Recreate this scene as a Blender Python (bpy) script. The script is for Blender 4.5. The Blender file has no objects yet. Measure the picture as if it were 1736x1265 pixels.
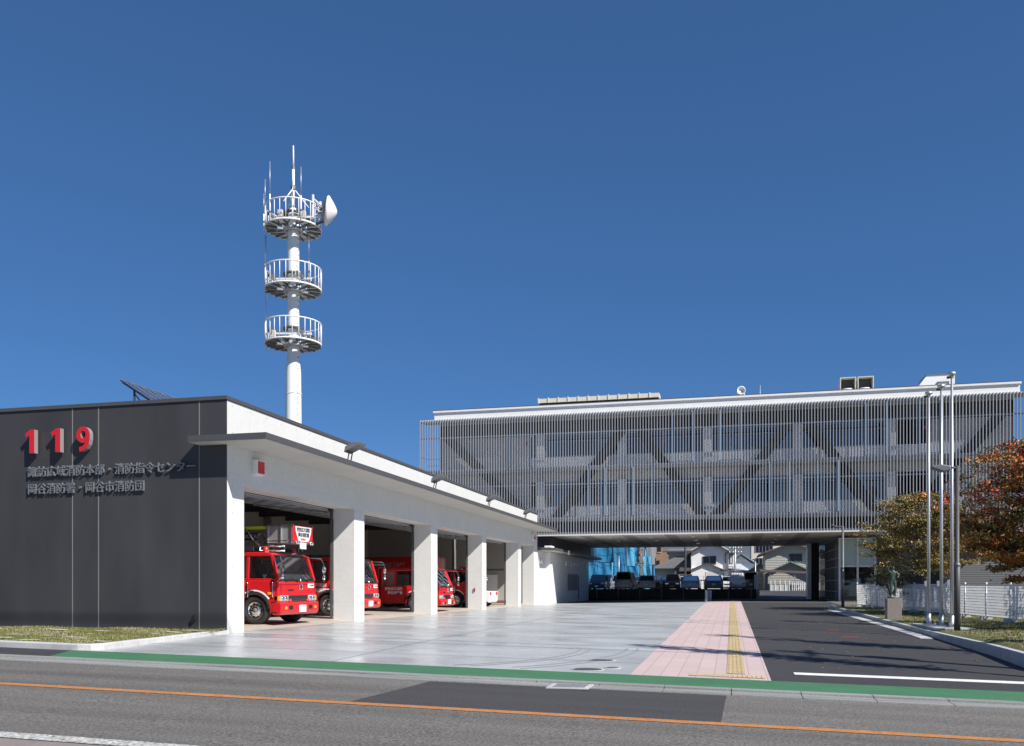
import bpy, bmesh, math, random
from mathutils import Vector, Matrix
random.seed(7)
scn = bpy.context.scene
C = scn.collection

# ---------------------------------------------------------------- camera
cam = bpy.data.cameras.new('camera'); camo = bpy.data.objects.new('camera', cam); C.objects.link(camo)
cam.sensor_width = 36.0; cam.lens = 30.9
cam.shift_x = 0.0; cam.shift_y = 0.2088
cam.clip_start = 0.1; cam.clip_end = 3000
camo.location = (0, 0, 1.25)
camo.rotation_euler = (math.radians(90), 0, math.radians(14.02))
scn.camera = camo
# ---------------------------------------------------------------- light
SUNV = Vector((1.47, -.83, 1.42)).normalized()
world = bpy.data.worlds.new('World'); scn.world = world; world.use_nodes = True
wt = world.node_tree
bg = wt.nodes['Background']
sky = wt.nodes.new('ShaderNodeTexSky'); sky.sky_type = 'NISHITA'; sky.sun_disc = False
sky.sun_elevation = math.asin(SUNV.z); sky.sun_rotation = math.atan2(SUNV.x, SUNV.y)
sky.altitude = 5000; sky.air_density = 1.0; sky.dust_density = 0.0; sky.ozone_density = 10.0
gam = wt.nodes.new('ShaderNodeGamma'); gam.inputs[1].default_value = .56      # clear, dry, deep-blue autumn sky
hsv = wt.nodes.new('ShaderNodeHueSaturation'); hsv.inputs['Saturation'].default_value = 1.31; hsv.inputs['Hue'].default_value = .508
wt.links.new(sky.outputs[0], gam.inputs[0]); wt.links.new(gam.outputs[0], hsv.inputs['Color'])
wt.links.new(hsv.outputs[0], bg.inputs[0]); bg.inputs[1].default_value = 0.149
sl = bpy.data.lights.new('sun', 'SUN'); sl.energy = 4.6; sl.angle = math.radians(.53); sl.color = (1, .955, .89)
so = bpy.data.objects.new('sun', sl); C.objects.link(so)
so.rotation_euler = SUNV.to_track_quat('Z', 'Y').to_euler(); so.location = (30, -20, 40)
scn.view_settings.view_transform = 'Standard'; scn.view_settings.look = 'None'
scn.view_settings.exposure = 0.55; scn.view_settings.gamma = 1
scn.cycles.max_bounces = 8; scn.cycles.transparent_max_bounces = 16

# ---------------------------------------------------------------- materials
MATS = {}
def M(name, col, rough=.6, metal=0., var=.1, scale=6., bump=0., bscale=40., coat=0., spec=.5, stretch=None, speck=0., speckscale=90.):
    m = bpy.data.materials.new(name); m.use_nodes = True; MATS[name] = m
    nt = m.node_tree; b = nt.nodes['Principled BSDF']
    b.inputs['Roughness'].default_value = rough; b.inputs['Metallic'].default_value = metal
    b.inputs['Specular IOR Level'].default_value = spec; b.inputs['Coat Weight'].default_value = coat
    b.inputs['Base Color'].default_value = (*col, 1)
    N, L = nt.nodes.new, nt.links.new
    geo = N('ShaderNodeNewGeometry'); mp = N('ShaderNodeMapping'); L(geo.outputs['Position'], mp.inputs[0])
    if stretch: mp.inputs['Scale'].default_value = stretch
    cur = None
    if var:
        n = N('ShaderNodeTexNoise'); n.inputs['Scale'].default_value = scale; n.inputs['Detail'].default_value = 6
        L(mp.outputs[0], n.inputs['Vector'])
        r = N('ShaderNodeMapRange'); r.inputs[1].default_value = .25; r.inputs[2].default_value = .75
        r.inputs[3].default_value = 1 - var; r.inputs[4].default_value = 1 + var
        L(n.outputs[0], r.inputs[0]); cur = r.outputs[0]
    if speck:
        n2 = N('ShaderNodeTexNoise'); n2.inputs['Scale'].default_value = speckscale; n2.inputs['Detail'].default_value = 2
        L(geo.outputs['Position'], n2.inputs['Vector'])
        r2 = N('ShaderNodeMapRange'); r2.inputs[1].default_value = .3; r2.inputs[2].default_value = .7
        r2.inputs[3].default_value = 1 - speck; r2.inputs[4].default_value = 1 + speck
        L(n2.outputs[0], r2.inputs[0])
        if cur:
            mu = N('ShaderNodeMath'); mu.operation = 'MULTIPLY'; L(cur, mu.inputs[0]); L(r2.outputs[0], mu.inputs[1]); cur = mu.outputs[0]
        else: cur = r2.outputs[0]
    if cur:
        v = N('ShaderNodeVectorMath'); v.operation = 'SCALE'; v.inputs[0].default_value = col; L(cur, v.inputs['Scale'])
        L(v.outputs[0], b.inputs['Base Color'])
    if bump:
        n3 = N('ShaderNodeTexNoise'); n3.inputs['Scale'].default_value = bscale; n3.inputs['Detail'].default_value = 4
        L(geo.outputs['Position'], n3.inputs['Vector'])
        bp = N('ShaderNodeBump'); bp.inputs['Strength'].default_value = bump; bp.inputs['Distance'].default_value = .02
        L(n3.outputs[0], bp.inputs['Height']); L(bp.outputs[0], b.inputs['Normal'])
    return m
def nodes_of(m):
    nt = m.node_tree
    return nt, nt.nodes['Principled BSDF'], nt.nodes.new, nt.links.new
def grid_dots(m, step, zstep, rad, dark, joint=.3):
    """formwork tie holes: small round marks on a regular grid of the wall"""
    nt, b, N, L = nodes_of(m)
    src = b.inputs['Base Color'].links[0].from_socket
    g = N('ShaderNodeNewGeometry'); sp = N('ShaderNodeSeparateXYZ'); L(g.outputs['Position'], sp.inputs[0])
    sn = N('ShaderNodeSeparateXYZ'); L(g.outputs['True Normal'], sn.inputs[0])
    def mth(op, a, bb=None):
        x = N('ShaderNodeMath'); x.operation = op
        for i, q in enumerate((a, bb)):
            if q is None: continue
            if isinstance(q, (int, float)): x.inputs[i].default_value = q
            else: L(q, x.inputs[i])
        return x.outputs[0]
    ax = mth('ABSOLUTE', sn.outputs[0]); ay = mth('ABSOLUTE', sn.outputs[1])
    u = mth('ADD', mth('MULTIPLY', sp.outputs[0], ay), mth('MULTIPLY', sp.outputs[1], ax))
    du = mth('MULTIPLY', mth('SUBTRACT', mth('FRACT', mth('DIVIDE', u, step)), .5), step)
    dz = mth('MULTIPLY', mth('SUBTRACT', mth('FRACT', mth('DIVIDE', sp.outputs[2], zstep)), .5), zstep)
    d = mth('SQRT', mth('ADD', mth('MULTIPLY', du, du), mth('MULTIPLY', dz, dz)))
    k = mth('LESS_THAN', d, rad)
    jl_ = mth('LESS_THAN', mth('ABSOLUTE', mth('SUBTRACT', mth('FRACT', mth('ADD', mth('DIVIDE', u, step * 2), .25)), .5)), .0022)
    jz_ = mth('LESS_THAN', mth('ABSOLUTE', mth('SUBTRACT', mth('FRACT', mth('ADD', mth('DIVIDE', sp.outputs[2], zstep * 5), .3)), .5)), .0012)
    k = mth('MAXIMUM', k, mth('MULTIPLY', mth('MAXIMUM', jl_, jz_), joint))
    mx = N('ShaderNodeMix'); mx.data_type = 'RGBA'; L(k, mx.inputs[0]); L(src, mx.inputs[6]); mx.inputs[7].default_value = (*dark, 1)
    L(mx.outputs[2], b.inputs['Base Color'])

M('asphalt_old', (.138, .128, .116), .85, var=.26, scale=1.1, speck=.48, speckscale=34, bump=.5, bscale=60, stretch=(.07, 1.5, 1))
M('asphalt_new', (.042, .041, .043), .8, var=.12, scale=1.2, speck=.35, speckscale=45, bump=.4, bscale=70)
M('asphalt_patch', (.055, .052, .053), .8, var=.14, scale=1., speck=.3, speckscale=45, bump=.4, bscale=70, stretch=(.2, 2.5, 1))
M('earth', (.16, .14, .115), .95, var=.25, scale=.7, speck=.2)
M('apron', (.455, .47, .475), .34, var=.19, scale=.7, bump=0.02, bscale=14, stretch=(.55, .9, 1), speck=.07, speckscale=9, spec=.9)
def rough_noise(m, lo, hi, scale, stretch):
    nt = m.node_tree; b = nt.nodes['Principled BSDF']; N, L = nt.nodes.new, nt.links.new
    g = N('ShaderNodeNewGeometry'); mp = N('ShaderNodeMapping'); mp.inputs['Scale'].default_value = stretch; L(g.outputs['Position'], mp.inputs[0])
    n = N('ShaderNodeTexNoise'); n.inputs['Scale'].default_value = scale; n.inputs['Detail'].default_value = 5; L(mp.outputs[0], n.inputs['Vector'])
    r = N('ShaderNodeMapRange'); r.inputs[1].default_value = .3; r.inputs[2].default_value = .7; r.inputs[3].default_value = lo; r.inputs[4].default_value = hi
    L(n.outputs[0], r.inputs[0]); L(r.outputs[0], b.inputs['Roughness'])
rough_noise(MATS['apron'], .19, .44, .8, (.5, 1.0, 1))
M('floor_conc', (.50, .44, .38), .5, var=.12, scale=1.4, speck=.06)
M('green_paint', (.05, .165, .078), .75, var=.1, scale=1.6, speck=.2, speckscale=60)
M('kerb_conc', (.47, .47, .46), .8, var=.14, scale=3., speck=.12, speckscale=50)
M('gutter_conc', (.26, .26, .25), .85, var=.3, scale=1.5, speck=.2, speckscale=40, stretch=(.3, 4, 1))
M('orange_line', (.45, .19, .062), .75, var=.2, scale=8., speck=.3, speckscale=50)
M('white_line', (.74, .74, .72), .7, var=.12, scale=7., speck=.15)
M('white_worn', (.42, .42, .40), .8, var=.4, scale=9., speck=.6, speckscale=30)
M('near_walk', (.24, .205, .185), .85, var=.15, scale=2., speck=.2)
M('red_line', (.42, .05, .04), .8, var=.25, scale=9., speck=.3)
M('conc_white', (.61, .61, .595), .7, var=.03, scale=1.1, speck=.03, speckscale=8, bump=.02)
grid_dots(MATS['conc_white'], .9, .72, .018, (.25, .25, .25))
M('white_paint', (.76, .76, .75), .55, var=.03, scale=2.)
M('dark_wall', (.044, .043, .047), .62, var=.22, scale=.9, stretch=(1.2, 1.2, .3), speck=.08, speckscale=30)
grid_dots(MATS['dark_wall'], .9, .72, .014, (.02, .02, .022))
M('dark_metal', (.07, .07, .074), .5, var=.06)
M('mid_metal', (.17, .175, .18), .45, metal=.3, var=.06)
M('sealant', (.2, .195, .19), .8, var=.05)
M('soffit', (.5, .49, .46), .8, var=.06, scale=1.)
M('soffit_b', (.60, .58, .53), .8, var=.05, scale=1.)
M('soffit_strip', (.36, .345, .31), .8, var=.05, scale=1.)
M('black', (.012, .012, .013), .6, var=.1)
M('black_gloss', (.012, .012, .014), .15, var=0)
M('rubber', (.022, .022, .022), .85, var=.15, scale=12)
M('room_wall', (.38, .355, .325), .85, var=.05, scale=.8)
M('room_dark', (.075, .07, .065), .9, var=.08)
M('steel', (.56, .57, .58), .32, metal=1., var=.06)
M('galv', (.52, .53, .54), .45, metal=.75, var=.08, scale=3.)
M('letter_steel', (.23, .235, .25), .45, metal=.4, var=.08, scale=20)
M('alu', (.30, .315, .345), .5, metal=.1, var=.05, scale=4)
M('digit_side', (.33, .335, .34), .35, metal=.35, var=.05)
M('alu_blue', (.25, .32, .40), .45, metal=.1, var=.04)
M('chrome', (.8, .8, .8), .12, metal=1., var=0)
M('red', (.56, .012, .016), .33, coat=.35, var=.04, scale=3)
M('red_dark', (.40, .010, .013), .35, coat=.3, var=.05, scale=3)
M('digit_red', (.58, .012, .02), .4, coat=.2, var=.03)
M('lamp_red', (.55, .015, .02), .3, coat=.5, var=.02)
M('amber', (.85, .33, .02), .2, coat=.5, var=.02)
M('lens', (.75, .78, .8), .12, metal=.6, var=.25, scale=25)
M('yellowgreen', (.5, .72, .03), .5, var=.03)
M('white_gloss', (.8, .8, .8), .25, coat=.5, var=.02)
M('pink_pave', (.56, .42, .395), .75, var=.07, scale=1.3, speck=.08, speckscale=25)
M('tactile', (.50, .385, .21), .7, var=.15, scale=4., speck=.1)
M('grout', (.3, .22, .2), .9, var=.1)
M('grass_base', (.135, .135, .045), .95, var=.4, scale=2.2, speck=.35, speckscale=22, bump=.6, bscale=30)
M('grass_blade', (.165, .17, .05), .8, var=.35, scale=1.8)
M('grass_dry', (.38, .33, .22), .85, var=.25, scale=2.)
M('sand', (.55, .5, .43), .9, var=.2, scale=8)
M('bark', (.14, .105, .08), .9, var=.3, scale=9, bump=.6, bscale=25)
M('leaf_green', (.15, .135, .032), .6, var=.35, scale=3)
M('leaf_olive', (.30, .205, .055), .6, var=.3, scale=3)
M('leaf_gold', (.52, .31, .08), .6, var=.3, scale=3)
M('leaf_rust', (.46, .135, .03), .6, var=.3, scale=3)
M('leaf_red', (.56, .06, .032), .6, var=.3, scale=3)
M('leaf_dark', (.095, .09, .028), .6, var=.3, scale=3)
M('bronze', (.07, .105, .075), .5, metal=.5, var=.35, scale=9)
M('granite', (.24, .205, .185), .6, var=.12, scale=5, speck=.3, speckscale=70)
M('tarp', (.03, .20, .37), .8, var=.2, scale=2., spec=.2, bump=.6, bscale=2.2, stretch=(1, 1, .35))
M('tarp_light', (.085, .36, .56), .8, var=.12, scale=2., spec=.2, bump=.4, bscale=2.)
M('roof_tile', (.12, .118, .12), .6, var=.15, scale=3.)
M('roof_brown', (.085, .06, .052), .7, var=.15, scale=3.)
M('roof_green', (.2, .25, .22), .6, var=.1, scale=3.)
M('stucco', (.80, .78, .77), .85, var=.05, scale=2.)
M('stucco_warm', (.62, .58, .53), .85, var=.06, scale=2.)
M('stucco_blue', (.3, .34, .38), .85, var=.05, scale=2.)
M('beige_unit', (.56, .53, .45), .7, var=.05)
M('black_wall', (.03, .03, .031), .75, var=.2, scale=2., speck=.2)
M('grey_siding', (.23, .235, .24), .7, var=.04)
M('brown_wood', (.17, .09, .05), .8, var=.2)
M('solar_blue', (.02, .03, .085), .16, coat=.8, var=.1, scale=4)
M('navy', (.035, .05, .10), .25, coat=.6, var=.03)
M('car_silver', (.45, .46, .47), .3, metal=.5, coat=.6, var=.03)
M('car_grey', (.24, .24, .24), .3, metal=.3, coat=.6, var=.03)
M('car_bluegrey', (.2, .24, .29), .3, metal=.3, coat=.6, var=.03)
M('car_black', (.014, .014, .015), .3, coat=.3, var=.03)
M('car_white', (.74, .74, .74), .3, coat=.6, var=.02)
M('plate_yellow', (.75, .42, .02), .5, var=.03)
M('plate_white', (.78, .8, .78), .5, var=.03)
M('drum_gold', (.42, .33, .22), .35, metal=.6, var=.15)
M('seat_cloth', (.08, .085, .1), .9, var=.1)
M('hill', (.10, .115, .12), 1., var=.25, scale=.06, speck=.25, speckscale=.4)
M('frost', (.42, .54, .53), .35, var=.03)
def glass(name, tint, rough, w, refl=.9):
    m = bpy.data.materials.new(name); m.use_nodes = True; MATS[name] = m
    nt = m.node_tree; nt.nodes.remove(nt.nodes['Principled BSDF']); N, L = nt.nodes.new, nt.links.new
    tr = N('ShaderNodeBsdfTransparent'); tr.inputs[0].default_value = (*tint, 1)
    gl = N('ShaderNodeBsdfGlossy'); gl.inputs['Roughness'].default_value = rough; gl.inputs['Color'].default_value = (refl, refl, refl, 1)
    fr = N('ShaderNodeFresnel'); fr.inputs[0].default_value = 1.5
    ad = N('ShaderNodeMath'); ad.operation = 'ADD'; ad.inputs[1].default_value = w; L(fr.outputs[0], ad.inputs[0])
    mx = N('ShaderNodeMixShader'); L(ad.outputs[0], mx.inputs[0]); L(tr.outputs[0], mx.inputs[1]); L(gl.outputs[0], mx.inputs[2])
    L(mx.outputs[0], nt.nodes['Material Output'].inputs[0])
glass('glass_cab', (.62, .68, .68), .02, .12)
glass('glass_dark', (.10, .13, .15), .03, .05)
glass('glass_win', (.06, .08, .09), .03, .12)
glass('car_glass', (.05, .06, .065), .08, -.02)
glass('glass_clear', (.62, .7, .68), .02, .05)

def brick(name, c1, c2, cm, scale, bw, rh, mort, src='xz', rough=.85):
    m = M(name, c1, rough, var=.0); nt, b, N, L = nodes_of(m)
    g = N('ShaderNodeNewGeometry'); sp = N('ShaderNodeSeparateXYZ'); L(g.outputs['Position'], sp.inputs[0])
    cb = N('ShaderNodeCombineXYZ')
    L(sp.outputs['XYZ'.index(src[0].upper())], cb.inputs[0]); L(sp.outputs['XYZ'.index(src[1].upper())], cb.inputs[1])
    t = N('ShaderNodeTexBrick'); L(cb.outputs[0], t.inputs['Vector'])
    t.inputs['Color1'].default_value = (*c1, 1); t.inputs['Color2'].default_value = (*c2, 1); t.inputs['Mortar'].default_value = (*cm, 1)
    t.inputs['Scale'].default_value = scale; t.inputs['Mortar Size'].default_value = mort
    t.inputs['Brick Width'].default_value = bw; t.inputs['Row Height'].default_value = rh
    L(t.outputs[0], b.inputs['Base Color'])
    return m
brick('brick', (.36, .23, .13), (.27, .15, .08), (.3, .22, .16), 1., .5, .17, .02)
t_ = brick('pave_tiles', (.56, .44, .42), (.52, .40, .385), (.36, .27, .255), 1., .9, .3, .007, 'yx', .75)
for n_ in t_.node_tree.nodes:
    if n_.type == 'TEX_BRICK': n_.offset = 0.
brick('far_windows', (.10, .13, .15), (.12, .15, .17), (.52, .51, .47), 1., 1.1, 1.3, .16)
def corrugated(name, col, rough, axis, period, amp=.35):
    m = M(name, col, rough, var=.05); nt, b, N, L = nodes_of(m)
    g = N('ShaderNodeNewGeometry'); sp = N('ShaderNodeSeparateXYZ'); L(g.outputs['Position'], sp.inputs[0])
    a = N('ShaderNodeMath'); a.operation = 'MULTIPLY'; a.inputs[1].default_value = 2 * math.pi / period; L(sp.outputs[axis], a.inputs[0])
    s = N('ShaderNodeMath'); s.operation = 'SINE'; L(a.outputs[0], s.inputs[0])
    bp = N('ShaderNodeBump'); bp.inputs['Strength'].default_value = amp; bp.inputs['Distance'].default_value = period * .3
    L(s.outputs[0], bp.inputs['Height']); L(bp.outputs[0], b.inputs['Normal'])
corrugated('siding_h', (.12, .123, .13), .7, 2, .15, .2)
corrugated('siding_house', (.40, .39, .36), .8, 2, .2)
corrugated('shutter', (.42, .01, .014), .4, 2, .1)

# ---------------------------------------------------------------- mesh helper
class MB:
    def __init__(s): s.v = []; s.f = []; s.m = []; s.sm = []; s.mats = []
    def mi(s, mat):
        if mat not in s.mats: s.mats.append(mat)
        return s.mats.index(mat)
    def add(s, vs, fs, mat='white_paint', smooth=False):
        o = len(s.v); s.v += [tuple(q) for q in vs]; k = s.mi(mat)
        for f in fs: s.f.append([o + i for i in f]); s.m.append(k); s.sm.append(smooth)
        return s
    def box(s, x0, x1, y0, y1, z0, z1, mat='white_paint'):
        v = [(x, y, z) for z in (z0, z1) for y in (y0, y1) for x in (x0, x1)]
        return s.add(v, [(0, 2, 3, 1), (4, 5, 7, 6), (0, 1, 5, 4), (2, 6, 7, 3), (0, 4, 6, 2), (1, 3, 7, 5)], mat)
    def cbox(s, c, d, mat='white_paint'):
        return s.box(c[0]-d[0]/2, c[0]+d[0]/2, c[1]-d[1]/2, c[1]+d[1]/2, c[2]-d[2]/2, c[2]+d[2]/2, mat)
    def bar(s, p, q, w, h, mat='white_paint', up=(0, 0, 1)):
        p = Vector(p); q = Vector(q); d = (q - p).normalized(); u = Vector(up)
        if abs(d.dot(u)) > .98: u = Vector((0, 1, 0))
        r = d.cross(u).normalized(); u = r.cross(d)
        v = [a + r * i * w / 2 + u * j * h / 2 for a in (p, q) for i, j in ((-1, -1), (1, -1), (1, 1), (-1, 1))]
        return s.add(v, [(3, 2, 1, 0), (4, 5, 6, 7), (0, 1, 5, 4), (1, 2, 6, 5), (2, 3, 7, 6), (3, 0, 4, 7)], mat)
    def tube(s, pts, r, mat='white_paint', n=8, smooth=True, cap=True):
        pts = [Vector(p) for p in pts]; rs = r if isinstance(r, (list, tuple)) else [r] * len(pts)
        rings = []; u = None
        for i, p in enumerate(pts):
            d = (pts[min(i + 1, len(pts) - 1)] - pts[max(i - 1, 0)]).normalized()
            if u is None:
                u = Vector((0, 0, 1)) if abs(d.z) < .9 else Vector((1, 0, 0))
            a = d.cross(u).normalized(); u = a.cross(d).normalized()
            rings.append([p + (a * math.cos(t) + u * math.sin(t)) * rs[i] for t in [2 * math.pi * k / n for k in range(n)]])
        o = len(rings); v = [q for ring in rings for q in ring]
        f = [(i * n + k, i * n + (k + 1) % n, (i + 1) * n + (k + 1) % n, (i + 1) * n + k) for i in range(o - 1) for k in range(n)]
        s.add(v, f, mat, smooth)
        if cap: s.add(v[:n], [tuple(reversed(range(n)))], mat); s.add(v[-n:], [tuple(range(n))], mat)
        return s
    def lathe(s, prof, org=(0, 0, 0), ax=(0, 0, 1), mat='white_paint', n=24, smooth=True):
        """prof: (r, h) along the axis"""
        ax = Vector(ax).normalized(); t = Vector((0, 0, 1)) if abs(ax.z) < .9 else Vector((1, 0, 0))
        a = ax.cross(t).normalized(); b = ax.cross(a); org = Vector(org)
        v = [org + ax * h + (a * math.cos(q) + b * math.sin(q)) * r for r, h in prof for q in [2 * math.pi * k / n for k in range(n)]]
        f = [(i * n + k, (i + 1) * n + k, (i + 1) * n + (k + 1) % n, i * n + (k + 1) % n) for i in range(len(prof) - 1) for k in range(n)]
        return s.add(v, f, mat, smooth)
    def prism(s, pts, org, u, v, n, d, mat='white_paint', side=None):
        """polygon in plane (u,v) at org, extruded by d along n"""
        org, u, v, n = Vector(org), Vector(u), Vector(v), Vector(n)
        a = [org + u * x + v * y for x, y in pts]; b = [q + n * d for q in a]; k = len(pts)
        s.add(a, [tuple(reversed(range(k)))], mat); s.add(b, [tuple(range(k))], mat)
        return s.add(a + b, [(i, (i + 1) % k, k + (i + 1) % k, k + i) for i in range(k)], side or mat)
    def quad(s, a, b, c, d, mat='white_paint'):
        return s.add([a, b, c, d], [(0, 1, 2, 3)], mat)
    def slab(s, a, b, c, d, th, mat='white_paint'):
        a, b, c, d = map(Vector, (a, b, c, d)); n = (b - a).cross(d - a).normalized() * th
        v = [a, b, c, d, a - n, b - n, c - n, d - n]
        return s.add(v, [(0, 1, 2, 3), (7, 6, 5, 4), (0, 4, 5, 1), (1, 5, 6, 2), (2, 6, 7, 3), (3, 7, 4, 0)], mat)
    def build(s, name, parent=None, bevel=0., rel=True):
        me = bpy.data.meshes.new(name)
        org = Vector(parent_loc(parent)) if (parent and rel) else Vector((0, 0, 0))
        me.from_pydata([tuple(Vector(q) - org) for q in s.v], [], s.f)
        for k in s.mats: me.materials.append(MATS[k])
        me.polygons.foreach_set('material_index', s.m); me.polygons.foreach_set('use_smooth', s.sm)
        bm = bmesh.new(); bm.from_mesh(me); bmesh.ops.remove_doubles(bm, verts=bm.verts, dist=1e-5)
        bmesh.ops.recalc_face_normals(bm, faces=bm.faces); bm.to_mesh(me); bm.free(); me.update()
        o = bpy.data.objects.new(name, me); C.objects.link(o)
        if parent: o.parent = parent
        if bevel:
            bv = o.modifiers.new('bevel', 'BEVEL'); bv.width = bevel; bv.segments = 2; bv.limit_method = 'ANGLE'; bv.angle_limit = math.radians(35)
        return o
def parent_loc(o):
    l = Vector(o.location)
    while o.parent: o = o.parent; l += o.location
    return l
def tag(o, label, cat, group=None, kind=None):
    o['label'] = label; o['category'] = cat
    if group: o['group'] = group
    if kind: o['kind'] = kind
    return o
def empty(name, loc, label, cat, group=None, rz=0.):
    o = bpy.data.objects.new(name, None); C.objects.link(o); o.location = loc; o.rotation_euler = (0, 0, rz); o.empty_display_size = .2
    return tag(o, label, cat, group)
def structure(mb, name):
    o = mb.build(name); o['kind'] = 'structure'; return o
def copy_tree(o, parent=None):
    c = o.copy(); C.objects.link(c)
    if parent: c.parent = parent
    for ch in [q for q in bpy.data.objects if q.parent == o]: copy_tree(ch, c)
    return c
def text_mb(mb, body, size, org, u, v, n, ext, mat, align='LEFT', offset=0., spacing=1.):
    cu = bpy.data.curves.new('lettering', 'FONT'); cu.body = body; cu.size = size; cu.extrude = ext / 2; cu.align_x = align
    cu.offset = offset; cu.space_character = spacing; cu.resolution_u = 3
    o = bpy.data.objects.new('lettering', cu); C.objects.link(o); bpy.context.view_layer.update()
    me = bpy.data.meshes.new_from_object(o.evaluated_get(bpy.context.evaluated_depsgraph_get()))
    org, u, v, n = Vector(org), Vector(u), Vector(v), Vector(n)
    mb.add([org + u * p.co.x + v * p.co.y + n * (p.co.z + ext / 2) for p in me.vertices], [tuple(p.vertices) for p in me.polygons], mat)
    bpy.data.objects.remove(o); bpy.data.curves.remove(cu); bpy.data.meshes.remove(me)
    return mb
X3, Y3, Z3 = Vector((1, 0, 0)), Vector((0, 1, 0)), Vector((0, 0, 1))

# ---------------------------------------------------------------- ground shape
def cl(x, a=0., b=1.): return max(a, min(b, x))
def gz(X, Y):
    X = cl(X, -45, 45); yy = Y - 15.34; kb = -.331 - .02 * X
    if Y < 15.34: return kb
    g0 = min(0, -.07 + .0127 * yy); p0 = min(-.331 + .0111 * yy, .2)
    if X <= -13:
        w = cl(yy / 5.5); r = kb * (1 - w)
    elif X < 0:
        t = (X + 13) / 13; r = g0 * (1 - t) + p0 * t
    else: r = p0 - .02 * X * cl(1 - yy / 30.)
    return r + .75 * cl((Y - 84) / 24.) + max(0, (Y - 200)) * .0
GX = sorted(set([-700, -300, -120, -80, -60] + list(range(-45, 46)) + [60, 80, 120, 300, 700]))
GY = sorted(set([-60, -20] + list(range(-4, 120)) + [15.34, 18.34, 45.34, 63.18, 140, 180, 250, 400, 900]))
def sheet(mb, x0, x1, y0, y1, off, mat, skip=None):
    xs = [x0] + [x for x in GX if x0 + 1e-4 < x < x1 - 1e-4] + [x1]
    ys = [y0] + [y for y in GY if y0 + 1e-4 < y < y1 - 1e-4] + [y1]
    v = [(x, y, gz(x, y) + off) for y in ys for x in xs]; n = len(xs)
    return mb.add(v, [(j * n + i, j * n + i + 1, (j + 1) * n + i + 1, (j + 1) * n + i) for j in range(len(ys) - 1) for i in range(n - 1)], mat)
structure(sheet(MB(), -700, 700, -60, 900, -.06, 'earth'), 'ground')
structure(sheet(MB(), -60, 60, 7.02, 13.27, -.012, 'asphalt_old'), 'road')
structure(sheet(MB(), -60, 60, -4, 7.02, -.012, 'near_walk'), 'pavement')
structure(sheet(MB(), -60, 60, 10.35, 10.56, -.006, 'orange_line'), 'orange_centre_line')
structure(sheet(MB(), -60, 60, 7.04, 7.29, -.006, 'white_worn'), 'white_edge_line')
p = MB()   # newer asphalt patch, its short ends skewed
v = [(-4.82, 10.56), (-.12, 10.56), (-.07, 13.2), (-4.62, 13.2)]
k = 10
pv = []
for j in range(4):
    t = j / 3
    for i in range(k + 1):
        s_ = i / k
        x = (v[0][0] * (1 - t) + v[3][0] * t) * (1 - s_) + (v[1][0] * (1 - t) + v[2][0] * t) * s_
        y = v[0][1] * (1 - t) + v[3][1] * t
        pv.append((x, y, gz(x, y) - .007))
p.add(pv, [(j * (k + 1) + i, j * (k + 1) + i + 1, (j + 1) * (k + 1) + i + 1, (j + 1) * (k + 1) + i) for j in range(3) for i in range(k)], 'asphalt_patch')
structure(p, 'asphalt_patch')
g = MB()   # concrete gutter with a raised back lip, in lengths with open joints
x = -40.
while x < 30:
    for (y0, y1, h) in ((13.27, 13.62, .004), (13.62, 13.83, .035)):
        a, b = x + .006, x + .994
        g.add([(a, y0, gz(a, y0) + h), (b, y0, gz(b, y0) + h), (b, y1, gz(b, y1) + h + .004), (a, y1, gz(a, y1) + h + .004),
               (a, y0, gz(a, y0) - .04), (b, y0, gz(b, y0) - .04), (b, y1, gz(b, y1) - .04), (a, y1, gz(a, y1) - .04)],
              [(0, 1, 2, 3), (0, 4, 5, 1), (1, 5, 6, 2), (2, 6, 7, 3), (3, 7, 4, 0)], 'gutter_conc')
    x += 1.
structure(g, 'gutter')
structure(sheet(MB(), -40, 40, 13.83, 15.36, .012, 'asphalt_new'), 'sidewalk')
gb = MB()
gv = [(-12.55 - .0, 13.84), (-12.0, 13.84)]
n = 60
pts0 = []; pts1 = []
for i in range(n + 1):
    t = i / n
    xa = -12.45 + (40 + 12.45) * t; xb = -13.15 + (40 + 13.15) * t
    pts0.append((xa, 13.85, gz(xa, 13.85) + .018)); pts1.append((xb, 15.35, gz(xb, 15.35) + .018))
gb.add(pts0 + pts1, [(i, i + 1, n + 2 + i, n + 1 + i) for i in range(n)], 'green_paint')
structure(gb, 'green_sidewalk_band')
# concrete apron: its right edge follows the paving
structure(sheet(MB(), -13.2, -1.72, 15.36, 63.6, .012, 'apron'), 'apron')
structure(sheet(MB(), -1.72, .65, 15.36, 66.5, .014, 'pave_tiles'), 'pink_paving')
structure(sheet(MB(), .65, 6.4, 15.36, 62.9, .012, 'asphalt_new'), 'driveway')
structure(sheet(MB(), -13.2, 40, 63.0, 110, .004, 'asphalt_new'), 'rear_driveway')
structure(sheet(MB(), -13.0, 8.6, 62.55, 62.95, .022, 'kerb_conc'), 'threshold_kerb')
structure(sheet(MB(), 1.1, 6.2, 16.5, 16.88, .018, 'white_line'), 'white_stop_line')
tc = MB()  # tactile paving with raised bars and dots
sheet(tc, -.08, .24, 16.2, 66.5, .022, 'tactile'); sheet(tc, -.72, .56, 15.62, 15.95, .022, 'tactile')
for i in range(4):
    xx = -.035 + i * .077
    y = 16.25
    while y < 50:
        tc.box(xx - .016, xx + .016, y, y + .27, gz(xx, y) + .022, gz(xx, y) + .029, 'tactile'); y += .31
for i in range(4):
    for j in range(16): tc.lathe([(.02, 0), (.012, .008), (.0, .008)], (-.68 + j * .08, 15.67 + i * .077, gz(0, 15.7) + .022), (0, 0, 1), 'tactile', 6)
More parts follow.
